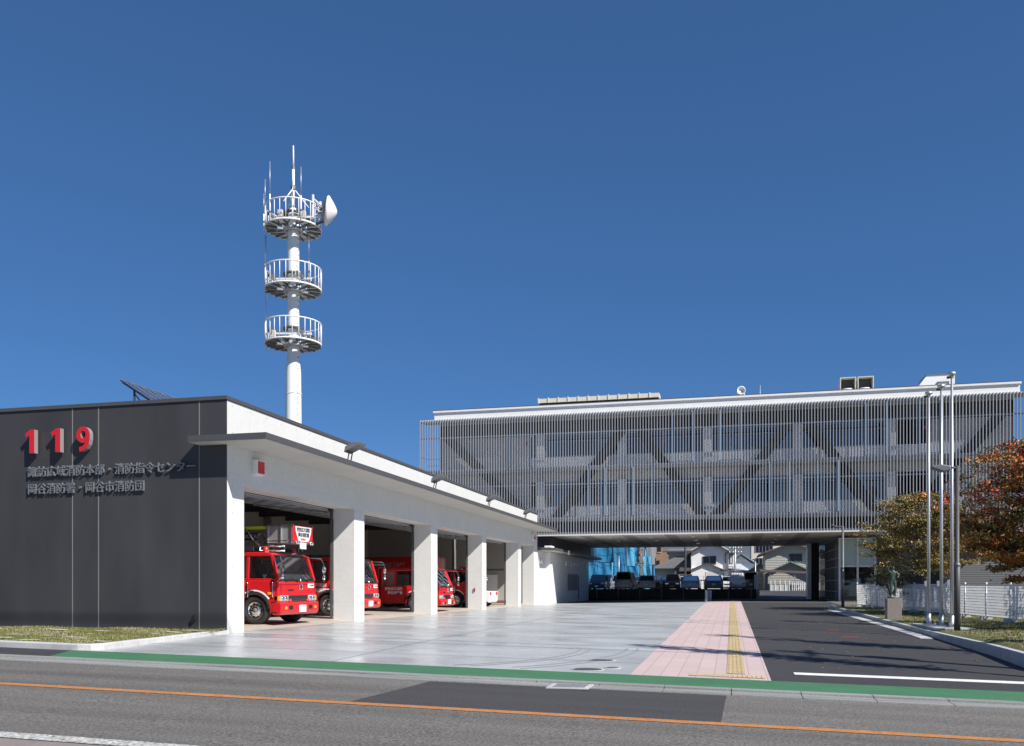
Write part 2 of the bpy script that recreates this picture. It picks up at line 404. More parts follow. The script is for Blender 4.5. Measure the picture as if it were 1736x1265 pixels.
structure(tc, 'tactile_paving')
jl = MB()  # saw-cut joints of the apron
for yy in (17.4, 24., 31., 39., 47., 55.): sheet(jl, -13.0, -1.75, yy, yy + .02, .017, 'mid_metal')
for xx in (-7.4,): sheet(jl, xx, xx + .015, 15.4, 62.4, .017, 'mid_metal')
structure(jl, 'apron_joints')
tm = MB()  # curved tyre marks
for (r, cx, cy) in ((5.4, -8.8, 19.6), (5.62, -8.8, 19.6), (7.1, -9.5, 20.2), (7.35, -9.5, 20.2)):
    for i in range(26):
        a0 = math.radians(-62 + i * 2.6); a1 = math.radians(-62 + (i + 1) * 2.6)
        q = [(cx + (r + d) * math.cos(a), cy + (r + d) * math.sin(a)) for a, d in ((a0, 0), (a0, .07), (a1, .07), (a1, 0))]
        if min(y for _, y in q) > 15.5: tm.add([(x, y, gz(x, y) + .0165) for x, y in q], [(0, 1, 2, 3)], 'tyre_mark')
mm = M('tyre_mark', (.33, .345, .35), .5, var=.15, scale=5)
structure(tm, 'tyre_marks')
rm = MB()
for (x, y, w) in ((3.1, 27.2, .5), (3.0, 30.4, .35)): sheet(rm, x, x + w, y, y + .12, .017, 'red_line'); sheet(rm, x + .05, x + w + .1, y + .4, y + .5, .017, 'red_line')
structure(rm, 'red_survey_marks')

def manhole(x, y, r, lab):
    z = gz(x, y) + .012
    o = empty('manhole_cover', (x, y, z), lab, 'manhole cover', 'covers set in the apron')
    m = MB(); m.lathe([(r + .04, 0), (r + .04, .006), (r, .007)], (x, y, z), mat='kerb_conc', n=20); m.build('ring', o)
    m = MB(); m.lathe([(r, .004), (r * .96, .009), (0, .009)], (x, y, z), mat='dark_metal', n=20)
    for i in range(5): m.box(x - r * .6, x + r * .6, y - r * .6 + i * r * .3, y - r * .6 + i * r * .3 + .02, z + .009, z + .013, 'mid_metal')
    m.build('lid', o)
manhole(-2.55, 17.68, .25, 'round iron cover farthest from the green band beside the pink paving')
manhole(-2.55, 15.9, .27, 'large round iron cover touching the edge of the green band')
manhole(-2.15, 16.35, .12, 'smallest round cover between the two bigger covers and the pink paving')
dz = gz(-2.4, 13.4)
o = empty('drain_grate', (-2.4, 13.4, dz), 'pale steel drain grate in the gutter beside the dark asphalt patch', 'drain grate')
m = MB(); m.box(-2.72, -2.08, 12.98, 13.6, dz + .0, dz + .014, 'kerb_conc'); m.build('surround', o)
m = MB()
for i in range(14): m.box(-2.62 + i * .036, -2.604 + i * .036, 13.06, 13.5, dz + .014, dz + .03, 'galv')
m.build('grating', o)

# ---------------------------------------------------------------- lawns and kerbs
def kerb_path(pts, w, hs, name):
    """a kerb of separate stones along pts; hs = height above the ground at each point"""
    m = MB(); L_ = []
    for i in range(len(pts) - 1):
        a, b = Vector((*pts[i], 0)), Vector((*pts[i + 1], 0)); k = max(1, round((b - a).length / .6))
        for j in range(k):
            p0 = a.lerp(b, j / k); p1 = a.lerp(b, (j + 1) / k); h0 = hs[i] + (hs[i + 1] - hs[i]) * j / k; h1 = hs[i] + (hs[i + 1] - hs[i]) * (j + 1) / k
            d = (p1 - p0).normalized(); nrm = Vector((-d.y, d.x, 0)) * w
            p0 = p0 + d * .004; p1 = p1 - d * .004
            z0, z1 = gz(p0.x, p0.y), gz(p1.x, p1.y)
            bev = nrm * .14
            vs = [(p0.x, p0.y, z0 - .05), (p1.x, p1.y, z1 - .05), (p1.x + nrm.x, p1.y + nrm.y, z1 - .05), (p0.x + nrm.x, p0.y + nrm.y, z0 - .05),
                  (p0.x, p0.y, z0 + h0 - .025), (p1.x, p1.y, z1 + h1 - .025), (p1.x + nrm.x, p1.y + nrm.y, z1 + h1), (p0.x + nrm.x, p0.y + nrm.y, z0 + h0),
                  (p0.x + bev.x, p0.y + bev.y, z0 + h0), (p1.x + bev.x, p1.y + bev.y, z1 + h1)]
            m.add(vs, [(0, 1, 5, 4), (4, 5, 9, 8), (8, 9, 6, 7), (3, 7, 6, 2), (0, 4, 8, 7, 3), (1, 2, 6, 9, 5)], 'kerb_conc')
    return structure(m, name)
kerb_path([(-13.0, 20.84), (-12.86, 17.6), (-12.7, 15.75), (-12.85, 15.5), (-13.1, 15.42), (-30, 15.62)], -.14, [.11, .13, .14, .14, .14, .14], 'lawn_kerb')
KP = [(15.6, 6.9), (17, 6.0), (19, 5.66), (22.35, 5.8), (29.8, 5.74), (40, 5.45), (49.8, 5.2), (54, 5.15)]
def KX(y):
    for (y0, x0), (y1, x1) in zip(KP, KP[1:]):
        if y <= y1: return x0 + (x1 - x0) * cl((y - y0) / (y1 - y0))
    return KP[-1][1]
gl_ = MB(); y_ = 27.5
while y_ < 49.5:
    q_ = [(KX(y_) - .46, y_), (KX(y_) - .1, y_), (KX(y_ + 1.9) - .1, y_ + 1.9), (KX(y_ + 1.9) - .46, y_ + 1.9)]
    gl_.add([(a, b, gz(a, b) + .03) for a, b in q_] + [(a, b, gz(a, b) - .03) for a, b in q_], [(0, 1, 2, 3), (0, 4, 5, 1), (1, 5, 6, 2), (2, 6, 7, 3), (3, 7, 4, 0)], 'kerb_conc'); y_ += 2.0
structure(gl_, 'driveway_gutter')
def KH(y): return .15 + .15 * cl((30 - y) / 11.)
kerb_path([(10.5, 15.5), (8, 15.5)] + [(x, y) for y, x in KP[:-1]], -.16, [.3, .3] + [KH(y) for y, x in KP[:-1]], 'driveway_kerb')
def lawn_z(x, y):
    k = KX(y); s_ = cl((x - k - 1.6) / 3.2); s_ = s_ * s_ * (3 - 2 * s_)
    return gz(k, y) * .6 + (-.05) * .4 + KH(y) * .8 + .12 * s_ * cl((54 - y) / 8.)
lm = MB(); vs = []; ny = 80; nx = 44
for j in range(ny + 1):
    y = 15.7 + (52.5 - 15.7) * j / ny
    for i in range(nx + 1):
        x = KX(y) + .15 + 24 * (i / nx) ** 1.3
        z = lawn_z(x, y) if i else gz(KX(y), y) + KH(y) - .02
        vs.append((x, y, z + .012 * math.sin(x * 7 + y * 3)))
lm.add(vs, [(j * (nx + 1) + i, j * (nx + 1) + i + 1, (j + 1) * (nx + 1) + i + 1, (j + 1) * (nx + 1) + i) for j in range(ny) for i in range(nx)], 'grass_base', True)
structure(lm, 'bank')
ll = MB(); vs = []; nx, ny = 60, 14
def lz2(x, y): return gz(x, y) + .11 + .03 * math.sin(x * 2.1) * math.sin(y * 1.7) * cl((y - 15.6) / .4)
for j in range(ny + 1):
    for i in range(nx + 1):
        x1 = -12.98 + .16 * (1 - j / ny); y = 15.56 + (20.84 - 15.56) * j / ny; x = -32 + (x1 + 32) * i / nx
        vs.append((x, y, lz2(x, y)))
ll.add(vs, [(j * (nx + 1) + i, j * (nx + 1) + i + 1, (j + 1) * (nx + 1) + i + 1, (j + 1) * (nx + 1) + i) for j in range(ny) for i in range(nx)], 'grass_base', True)
structure(ll, 'lawn')
def blades(name, n, pick, zf, h):
    vs = []; fs = []; mi = []
    for i in range(n):
        x, y = pick(); z = zf(x, y) - .01; a = random.uniform(0, 6.28); w = .012; hh = h * random.uniform(.5, 1.2)
        dx, dy = math.cos(a) * w, math.sin(a) * w; lx, ly = random.gauss(0, .02), random.gauss(0, .02)
        o_ = len(vs); vs += [(x - dx, y - dy, z), (x + dx, y + dy, z), (x + lx, y + ly, z + hh)]; fs.append((o_, o_ + 1, o_ + 2)); mi.append(1 if math.sin(x*1.7+y*2.3)+random.gauss(0,.8) > 1.3 else 0)
    me = bpy.data.meshes.new(name); me.from_pydata(vs, [], fs); me.materials.append(MATS['grass_blade']); me.materials.append(MATS['grass_dry'])
    me.polygons.foreach_set('material_index', mi)
    o = bpy.data.objects.new(name, me); C.objects.link(o); return o
tag(blades('grass', 34000, lambda: (random.uniform(-22.5, -12.95), random.uniform(15.6, 20.8)), lz2, .055),
    'short patchy grass in front of the dark wall', 'grass', kind='stuff')
def pickr():
    y = random.triangular(18, 50, 19); x = KX(y) + .2 + random.triangular(0, 8, 1); return x, y
tag(blades('grass', 30000, pickr, lawn_z, .06), 'short grass on the bank around the flagpoles', 'grass', kind='stuff')
sp_ = MB()   # bare sandy patches on the left lawn
for i in range(70):
    x, y = random.uniform(-20.5, -13.2), random.uniform(15.8, 20.6); r = random.uniform(.05, .2); n_ = 9
    ring = [(x + r * random.uniform(.7, 2.2) * math.cos(k * 6.283 / n_), y + r * random.uniform(.3, .8) * math.sin(k * 6.283 / n_)) for k in range(n_)]
    sp_.add([(a, b, lz2(a, b) + .028) for a, b in ring], [tuple(range(n_))], 'sand')
for i in range(60):
    y = random.uniform(18.8, 27); x = KX(y) + random.uniform(.4, 4.5); r = random.uniform(.04, .13); n_ = 8
    ring = [(x + r * random.uniform(.7, 2.) * math.cos(k * 6.283 / n_), y + r * random.uniform(.3, .8) * math.sin(k * 6.283 / n_)) for k in range(n_)]
    sp_.add([(a, b, lawn_z(a, b) + .032) for a, b in ring], [tuple(range(n_))], 'sand')
structure(sp_, 'bare_ground')
sw = MB(); sheet(sw, -15.6, -14.85, 15.0, 15.12, .018, 'white_line'); structure(sw, 'white_sidewalk_mark')

# ================================================================ FIRE STATION
FX = -13.05
st = empty('fire_station', (FX, 20.88, 0), 'low fire station with a dark end wall and a row of open white vehicle bays', 'building')
BX = -25.5
cols = [(20.9, 21.74), (29.04, 29.93), (37.29, 38.18), (45.6, 46.45), (53.9, 54.72), (58.4, 59.5)]
m = MB()  # dark facing of the end wall
m.box(BX, FX + .0, 20.86, 20.9, -.1, 6.24, 'dark_wall'); m.build('front_wall', st)
m = MB()
for x in (-17.87, -17.02, -13.86): m.box(x - .012, x + .012, 20.852, 20.862, .0, 6.24, 'sealant')
m.build('seam', st)
m = MB(); m.box(BX, FX - .8, 20.902, 21.2, -.1, 6.24, 'room_wall'); m.build('end_wall', st)
m = MB(); m.box(FX - .8, FX, 20.902, 59.5, 4.04, 6.24, 'conc_white'); m.build('fascia', st)
for i, (a, b) in enumerate(cols):
    m = MB(); m.box(FX - .8, FX, a + (.002 if i == 0 else 0), b, -.1, 4.04, 'conc_white'); m.build('column', st)
m = MB(); m.box(BX - .03, FX + .04, 20.82, 21.3, 6.242, 6.34, 'dark_metal'); m.box(FX - .5, FX + .04, 21.302, 59.53, 6.242, 6.34, 'dark_metal')
m.box(BX - .03, BX + .4, 21.302, 59.53, 6.242, 6.34, 'dark_metal'); m.build('parapet_cap', st)
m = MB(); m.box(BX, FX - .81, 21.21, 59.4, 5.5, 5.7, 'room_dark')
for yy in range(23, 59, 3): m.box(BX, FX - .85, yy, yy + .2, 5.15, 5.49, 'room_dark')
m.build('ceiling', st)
m = MB(); m.box(BX, FX - .82, 59.1, 59.5, 0, 5.49, 'room_wall'); m.box(BX, FX - .85, 59.06, 59.098, .05, .3, 'brown_wood')
m.box(BX, FX - .85, 59.06, 59.098, 2.38, 2.46, 'mid_metal')
m.build('partition_wall', st)
m = MB(); m.box(FX - 3.7, FX - 2.75, 59.03, 59.095, .3, 2.1, 'white_paint'); m.box(FX - 3.6, FX - 3.55, 59.0, 59.03, 1.1, 1.16, 'steel'); m.build('door', st)
m = MB(); m.box(BX - .3, BX, 20.9, 59.5, -.1, 6.24, 'room_wall')
for yy in (27.5, 36., 44.5, 53.): m.box(BX, BX + .5, yy, yy + .8, 0, 5.1, 'room_wall')
m.build('back_wall', st)
m = MB()
v = [(FX + .0, 20.9, .016), (FX - .8, 20.9, .10), (BX, 20.9, .10), (FX, 59.4, .016), (FX - .8, 59.4, .10), (BX, 59.4, .10)]
m.add(v, [(0, 3, 4, 1), (1, 4, 5, 2)], 'floor_conc'); m.build('floor', st)
for i in range(4):
    a, b = cols[i][1], cols[i + 1][0]
    m = MB()   # raised sectional door: a ribbed panel stack under the ceiling
    x0, x1, z0, z1 = FX - .95, FX - 4.6, 4.02, 4.42
    for k in range(6):
        t0, t1 = k / 6 + .006, (k + 1) / 6 - .006
        xa, xb = x0 + (x1 - x0) * t0, x0 + (x1 - x0) * t1; za, zb = z0 + (z1 - z0) * t0, z0 + (z1 - z0) * t1
        m.slab((xa, a + .12, za), (xb, a + .12, zb), (xb, b - .12, zb), (xa, b - .12, za), .03, 'white_gloss')
        for e, ze in ((xa, za), (xb, zb)): m.bar((e, a + .12, ze - .04), (e, b - .12, ze - .04), .05, .06, 'alu')
    for j in range(9):
        yy = a + .2 + (b - a - .4) * j / 8; m.bar((x0, yy, z0 - .04), (x1, yy, z1 - .04), .05, .06, 'alu')
    m.build('overhead_door', st)
    for yy in (a + .05, b - .05):
        m = MB(); m.bar((FX - .86, yy, .05), (FX - .86, yy, 4.04), .07, .07, 'dark_metal'); m.bar((FX - .86, yy, 4.0), (x1, yy, 4.5), .06, .06, 'dark_metal'); m.build('door_track', st)
for yy in range(24, 58, 4):
    for xx in (-16.5, -20.5): m = MB(); m.box(xx - .6, xx + .6, yy - .12, yy + .12, 5.0, 5.08, 'white_paint'); m.build('ceiling_lamp', st)
m = MB(); m.tube([(-17.5, 54.6, .1), (-17.5, 54.6, 4.3), (-17.5, 54.1, 4.6), (-17.5, 50.5, 4.6)], .13, 'steel', 10); m.build('exhaust_pipe', st)
# canopy
m = MB(); m.box(FX + .002, -11.58, 20.34, 59.45, 5.06, 5.22, 'dark_metal'); m.box(-13.86, FX + .002, 20.34, 20.858, 5.06, 5.22, 'dark_metal')
m.box(FX + .004, -11.6, 20.36, 59.43, 5.045, 5.059, 'soffit'); m.box(-13.84, FX + .004, 20.36, 20.857, 5.045, 5.059, 'soffit')
m.build('canopy', st)
m = MB(); m.box(FX - .45, FX - .38, 45.53, 45.598, 1.0, 1.18, 'brown_wood'); m.build('socket_box', st)
m = MB(); m.prism([(0, .1), (.1, .25), (.13, .12), (.05, 0)], (-14.1, 20.855, .25), X3, Z3, -Y3, .06, 'black'); m.build('wall_outlet', st)
# roof parapet behind the fascia
m = MB(); m.box(BX, FX - .801, 21.21, 59.45, 5.72, 5.9, 'mid_metal'); m.build('roof', st)
# 119 sign
sg = empty('emergency_number_sign', (-18.3, 20.86, 5.3), 'large red numerals 119 with silver sides on the dark wall', 'sign')
ONE = [(.22, 0), (.46, 0), (.46, 1), (.28, 1), (.0, .83), (.07, .66), (.22, .75)]
def digit1(x, z):
    m = MB(); s_ = .66
    pts = [(a * s_, b * s_) for a, b in ONE]
    m.prism(pts, (x, 20.80, z), X3, Z3, -Y3, .13, 'digit_side'); m.prism(pts, (x, 20.668, z), X3, Z3, -Y3, .012, 'digit_red'); return m.build('digit', sg)
digit1(-19.27, 5.0); digit1(-18.41, 5.0)
m = MB(); s_ = .68; cx, cz = -17.36, 4.99
def arc(rx, rz, ox, oz, a0, a1, n=20): return [(ox + rx * math.cos(math.radians(a0 + (a1 - a0) * i / n)), oz + rz * math.sin(math.radians(a0 + (a1 - a0) * i / n))) for i in range(n + 1)]
for (yy, d, mt) in ((20.80, .13, 'digit_side'), (20.668, .012, 'digit_red')):
    outr = arc(.315, .33, 0, .67, 0, 360, 32)[:-1]; inn = arc(.125, .155, .0, .68, 0, 360, 32)[:-1]
    k = 32
    for y_ in (yy, yy - d):
        vv = [(cx + a * s_, y_, cz + b * s_) for a, b in outr + inn]
        m.add(vv, [(i, (i + 1) % k, k + (i + 1) % k, k + i) for i in range(k)], mt)
    for ring in (outr, inn):
        vv = [(cx + a * s_, y_, cz + b * s_) for y_ in (yy, yy - d) for a, b in ring]
        m.add(vv, [(i, (i + 1) % k, k + (i + 1) % k, k + i) for i in range(k)], mt)
    tail = [(.314, .66), (.31, .48), (.26, .27), (.15, .11), (.0, .02), (-.17, -.005), (-.19, .17), (-.05, .2), (.05, .27), (.11, .36), (.13, .5)]
    m.prism([(a * s_, b * s_) for a, b in tail], (cx, yy + .003, cz), X3, Z3, -Y3, d - .001, mt)
m.build('digit', sg)
ls = empty('building_name_lettering', (-16.7, 20.86, 4.2), 'two lines of raised steel Japanese characters under the red numerals', 'sign')
m = text_mb(MB(), '諏訪広域消防本部・消防指令センター', .318, (-19.32, 20.83, 4.375), X3, Z3, -Y3, .045, 'letter_steel', offset=.001); m.build('lettering', ls)
m = text_mb(MB(), '岡谷消防署・岡谷市消防団', .318, (-19.32, 20.83, 3.895), X3, Z3, -Y3, .045, 'letter_steel', offset=.001); m.build('lettering', ls)
# red lamps on the facade
for (ya, yb, lab) in ((22.18, 22.56, 'red alarm lamp box on the white wall above the nearest bay'), (57.7, 58.2, 'red alarm lamp box on the white wall above the far narrow bay')):
    o = empty('alarm_lamp', (FX, ya, 4.6), lab, 'signal lamp', 'red lamps over the bays')
    m = MB(); m.box(FX + .002, FX + .16, ya - .03, yb + .03, 4.40, 4.82, 'white_paint'); m.build('housing', o, .012)
    m = MB(); m.box(FX + .161, FX + .18, ya + .02, yb - .02, 4.44, 4.78, 'lamp_red'); m.build('lens', o, .006)
# floodlights on the canopy
FLAB = ['floodlight on the canopy edge nearest the dark wall', 'second floodlight along the canopy from the dark wall', 'third floodlight along the canopy from the dark wall', 'last floodlight on the canopy beside the louvred building']
fl0 = None
for i, yy in enumerate((25.7, 33.9, 42.1, 50.1)):
    if fl0 is None:
        o = empty('floodlight', (0, 0, 0), FLAB[0], 'floodlight', 'floodlights along the canopy')
        m = MB(); m.bar((0, -.12, .0), (.08, -.12, .40), .03, .03, 'dark_metal'); m.bar((0, .12, .0), (.08, .12, .40), .03, .03, 'dark_metal'); m.box(-.05, .05, -.16, .16, -.0, .03, 'dark_metal'); m.build('bracket', o)
        m = MB(); m.prism([(-.1, -.08), (.40, .14), (.45, .22), (.22, .24), (-.06, .10)], (.03, -.26, .33), X3, Z3, Y3, .52, 'mid_metal'); m.build('lamp_head', o, .02)
        fl0 = o
    else:
        o = copy_tree(fl0); o['label'] = FLAB[i]
    o.location = (-11.72, yy, 5.222)
# solar panel
so_ = empty('solar_panel', (-18.5, 25.5, 6.0), 'dark blue solar panel tilted on the roof above the dark wall', 'solar panel')
m = MB(); y0, y1 = 24.5, 27.6
A = Vector((-19.15, y0, 7.95)); B = Vector((-17.4, y0, 6.85)); dn = (B - A)
m.slab(A, B, B + Vector((0, y1 - y0, 0)), A + Vector((0, y1 - y0, 0)), .05, 'solar_blue'); m.build('panel', so_)
m = MB()
nrm = Vector((1.1, 0, 1.75)).normalized() * .008
for i in range(9): p_ = A + dn * i / 8 + nrm; m.bar(p_, p_ + Vector((0, y1 - y0, 0)), .015, .006, 'alu')
for j in range(7): q_ = A + Vector((0, (y1 - y0) * j / 6, 0)) + nrm; m.bar(q_, q_ + dn, .015, .006, 'alu')
m.build('cell_grid', so_)
for yy in (24.6, 27.5):
    m = MB(); m.bar((-18.72, yy, 5.9), (-18.72, yy, 7.63), .05, .05, 'dark_metal'); m.bar((-18.72, yy, 7.5), (-18.2, yy, 6.9), .03, .03, 'dark_metal'); m.bar(A + Vector((0, yy - y0, -.07)), B + Vector((0, yy - y0, -.07)), .05, .06, 'dark_metal'); m.build('stand', so_)

# ================================================================ ANTENNA TOWER
TX, TY = -26.6, 50.05
tw = empty('antenna_tower', (TX, TY, 0), 'tall white communication mast with three railed round platforms and a dish', 'antenna tower')
m = MB(); m.lathe([(.55, 0), (.5, 12), (.47, 14.6), (.36, 16), (.36, 22.5), (.34, 23.3), (.33, 24.6), (.2, 24.9), (0, 24.9)], (TX, TY, 0), mat='white_paint', n=28)
for z in (13.3, 16.6, 20.3, 23.2): m.lathe([(.52 if z < 15 else .375, z), (.52 if z < 15 else .375, z + .05)], (TX, TY, 0), mat='white_paint', n=28)
m.build('mast', tw)
m = MB()
for z in [12 + .35 * i for i in range(33)]: m.bar((TX + .42, TY - .3, z), (TX + .56, TY - .34, z), .04, .02, 'dark_metal')
m.build('step_iron', tw)
for zi, z in enumerate((23.55, 19.75, 16.35)):
    R = 1.72
    pl = bpy.data.objects.new('platform', None); C.objects.link(pl); pl.parent = tw; pl.location = (0, 0, z)
    m = MB(); m.lathe([(R, 0), (R + .03, 0), (R + .03, .10), (R - .02, .10), (R - .02, 0), (R, 0)], (TX, TY, z), mat='white_paint', n=48)
    m.lathe([(1.0, .09), (R - .03, .09), (R - .03, .12), (1.0, .12), (1.0, .09)], (TX, TY, z), mat='white_paint', n=48)
    m.lathe([(.42, -.1), (.6, -.1), (.6, .1), (.42, .1), (.42, -.1)], (TX, TY, z), mat='galv', n=24)
    for k in range(12):
        a = math.radians(30 * k + 7); a2 = math.radians(30 * k + 22)
        m.bar((TX + .38 * math.cos(a), TY + .38 * math.sin(a), z + .02), (TX + R * math.cos(a), TY + R * math.sin(a), z + .02), .06, .12, 'mid_metal')
        m.bar((TX + .95 * math.cos(a), TY + .95 * math.sin(a), z + .03), (TX + R * math.cos(a2), TY + R * math.sin(a2), z + .03), .04, .06, 'mid_metal')
    m.build('deck', pl)
    m = MB()
    for k in range(28):
        a = 2 * math.pi * k / 28; c_, s_ = math.cos(a), math.sin(a)
        m.tube([(TX + R * c_, TY + R * s_, z + .1), (TX + R * c_, TY + R * s_, z + 1.32)], .023, 'white_paint', 6)
    ringp = [(TX + R * math.cos(2 * math.pi * k / 40), TY + R * math.sin(2 * math.pi * k / 40), z + 1.34) for k in range(41)]
    m.tube(ringp, .042, 'white_paint', 6, cap=False); m.build('railing', pl)
    m = MB()   # inner equipment frame: two horizontal beams and brackets
    for d in (-1, 1): m.bar((TX - 1.45, TY + d * .5, z + .72), (TX + 1.5, TY + d * .5, z + .5), .07, .1, 'white_paint' if d < 0 else 'mid_metal')
    for d in (-1, 1): m.bar((TX + d * .95, TY - 1.35, z + .62), (TX + d * .95, TY + 1.35, z + .62), .1, .2, 'mid_metal')
    m.lathe([(.45, .95), (.62, .95), (.62, 1.08), (.45, 1.08)], (TX, TY, z), mat='dark_metal', n=16)
    m.build('equipment_frame', pl)
for (dx_, dy_, z_) in ((-.9, -.9, 16.9), (.8, -1.0, 20.4), (-.3, -1.1, 24.2), (1.0, -.6, 24.2)): m = MB(); m.cbox((TX + dx_, TY + dy_, z_), (.3, .22, .42), 'beige_unit'); m.build('junction_box', tw, .02)
def whip(dx, dy, z0, z1, r=.03):
    m = MB(); m.tube([(TX + dx, TY + dy, z0), (TX + dx, TY + dy, z0 + (z1 - z0) * .45)], r * 1.5, 'white_paint', 6); m.tube([(TX + dx, TY + dy, z0 + (z1 - z0) * .45), (TX + dx, TY + dy, z1)], r * .75, 'galv', 6)
    m.box(TX + dx - .06, TX + dx + .06, TY + dy - .05, TY + dy + .05, z0 + .5, z0 + .6, 'mid_metal'); m.build('whip_antenna', tw)
whip(-1.76, -.35, 23.9, 26.8); whip(-1.62, -.75, 23.4, 25.7); whip(-.75, -1.55, 23.6, 27.25); whip(1.2, -1.3, 23.6, 26.8); whip(.75, -1.5, 23.8, 25.9)
whip(-1.72, -.3, 19.2, 23.3, .022); whip(-1.5, -.8, 19.8, 23.1, .025); whip(1.5, -.85, 20.0, 22.7, .014)
whip(-1.72, -.3, 16.0, 18.9, .022); whip(-1.45, -.8, 16.4, 19.6, .02)
m = MB(); m.tube([(TX, TY, 24.8), (TX, TY, 27.5)], .085, 'white_paint', 10); m.tube([(TX, TY, 27.5), (TX, TY, 28.85)], [.06, .04], 'white_paint', 8); m.lathe([(.11, 27.4), (.11, 27.55)], (TX, TY, 0), mat='mid_metal', n=10)
for a in (0, 120, 240):
    a = math.radians(a + 20); m.tube([(TX, TY, 26.2), (TX + .95 * math.cos(a), TY + .95 * math.sin(a), 25.0)], .04, 'white_paint', 6)
m.lathe([(.16, 26.1), (.16, 26.35)], (TX, TY, 0), mat='mid_metal', n=10); m.build('lightning_rod', tw)
ax = Vector((1, .44, -.13)).normalized(); dc = Vector((TX + 2.35, TY - .1, 24.5))
m = MB(); m.lathe([(.84, -.06), (.88, -.02), (.88, .05), (.82, .11), (.58, .30), (.3, .50), (.12, .59), (0, .61)], dc, ax, 'white_paint', 36); m.lathe([(.86, -.03), (.74, -.16), (.4, -.3), (0, -.32)], dc, ax, 'mid_metal', 36)
dsh = m.build('dish', tw)
m = MB(); m.bar((TX + 1.6, TY - .5, 24.0), (TX + 1.6, TY - .5, 25.4), .1, .1, 'white_paint'); m.bar((TX + 1.6, TY + .5, 24.0), (TX + 1.6, TY + .5, 25.4), .1, .1, 'white_paint')
for z in (24.1, 24.7, 25.2): m.bar((TX + 1.6, TY - .5, z), (TX + 2.1, TY - .05, 24.5), .06, .06, 'mid_metal'); m.bar((TX + 1.6, TY + .5, z), (TX + 2.1, TY - .05, 24.4), .06, .06, 'galv'); m.bar((TX + 1.6, TY - .5, z), (TX + 1.6, TY + .5, z), .06, .06, 'white_paint')
m.bar((TX + 1.6, TY - .3, 23.6), (TX + 2.2, TY - .1, 23.9), .1, .1, 'dark_metal'); m.build('dish_bracket', tw)

# ================================================================ ANNEX beside the station
an = empty('annex_building', (-12.9, 60, 0), 'low white annex with a flat dark-edged canopy behind the last bay', 'building')
m = MB(); m.box(-22, FX, 59.51, 62.2, 0, 3.75, 'conc_white'); m.box(-22, -12.72, 62.2, 80, 0, 3.75, 'white_paint'); m.build('wall', an)
m = MB(); m.box(-16, -11.8, 59.53, 82.0, 3.78, 3.95, 'dark_metal'); m.box(-15.9, -11.82, 59.55, 81.98, 3.76, 3.779, 'soffit'); m.build('canopy', an)
for (xx, yy) in ((FX, 60.2), (FX, 60.9), (-12.72, 68.6), (-12.72, 71.0), (-12.72, 72.4), (-12.72, 73.8), (-12.72, 78.2)):
    m = MB(); m.lathe([(.2, 0), (.2, .06), (.13, .09)], (xx + .001, yy, 3.1), X3, 'white_gloss', 12); m.lathe([(.125, .08), (0, .12)], (xx + .001, yy, 3.1), X3, 'lens', 12); m.build('wall_lamp', an)
m = MB()
for i in range(5): m.box(-12.718, -12.69, 69.2 + i * .95, 70.0 + i * .95, .95, 2.3, 'alu'); m.box(-12.69, -12.68, 69.26 + i * .95, 69.94 + i * .95, 1.0, 2.25, 'grey_siding')
m.build('louvre_window', an)
m = MB(); m.box(-12.718, -12.66, 74.3, 74.45, .2, 2.2, 'dark_metal'); m.build('drain_pipe', an)
m = MB(); m.box(-12.6, -12.1, 59.7, 60.8, 3.952, 4.1, 'white_paint'); m.build('roof_vent', an, .03)
m = MB(); m.box(-11.83, -11.72, 64.5, 64.75, 3.62, 3.95, 'white_paint'); m.build('camera_box', an)

# ================================================================ LOUVRED HEADQUARTERS
hq = empty('headquarters_building', (-1.65, 62, 0), 'two raised storeys behind grey vertical louvres bridging the driveway', 'building')
XL, XR, YF, YB = -21.5, 17.85, 62.0, 82.0
m = MB(); m.box(XL, XR, YF + .2, YF + .6, 13.66, 14.2, 'white_paint'); m.box(XL - .06, XR + .06, YF + .08, YF + .7, 14.2, 14.34, 'white_paint'); m.box(XL - .07, XR + .07, YF + .07, YF + .72, 14.342, 14.38, 'dark_metal')
m.box(XL, XL + .4, YF + .601, YB, 13.66, 14.2, 'white_paint'); m.box(XR - .4, XR, YF + .601, YB, 13.66, 14.2, 'white_paint'); m.build('parapet', hq)
m = MB(); x = -22.56
k = 0
while x < 21.0:
    m.box(x - .026, x + .026, YF - .01, YF + .06, 5.0, 13.68, 'alu'); x += .197; k += 1
m.build('louvre_screen', hq)
m = MB()
for z, h in ((13.5, .06), (12.3, .07), (9.86, .09), (8.62, .06), (6.2, .09), (5.1, .16)): m.box(-22.62, 21.0, YF + .062, YF + .13, z - h, z + h * .4, 'alu')
m.build('louvre_rail', hq)
m = MB()
m.box(XL - 1.1, XR + 3.1, YF + .064, YF + 1.4, 13.55, 13.66, 'soffit_b'); m.box(XL, XR, YF + 1.4, YB, 13.45, 13.64, 'soffit_b'); m.build('roof_slab', hq)
for z in (6.2, 9.85):
    m = MB(); m.box(XL, XR, YF + .2, YB, z - .22, z - .02, 'soffit'); m.build('floor_slab', hq)
m = MB()
for z in (9.95, 10.45, 10.95): m.bar((XL - 1.0, YF + 1.5, z), (XL - .02, YF + 1.5, z), .03, .03, 'alu')
m.bar((XL - 1.0, YF + .2, 10.95), (XL - 1.0, YF + 1.5, 10.95), .03, .03, 'alu'); m.build('side_rail', hq)
WY = 63.5
m = MB()
m.box(XL, XR, WY, WY + .2, 12.42, 13.44, 'room_dark'); m.box(XL, XR, WY, WY + .2, 8.98, 9.62, 'stucco_warm'); m.box(XL, XR, WY, WY + .2, 5.1, 5.97, 'black')  # lowest black band paints in the shade of the open space below the floor
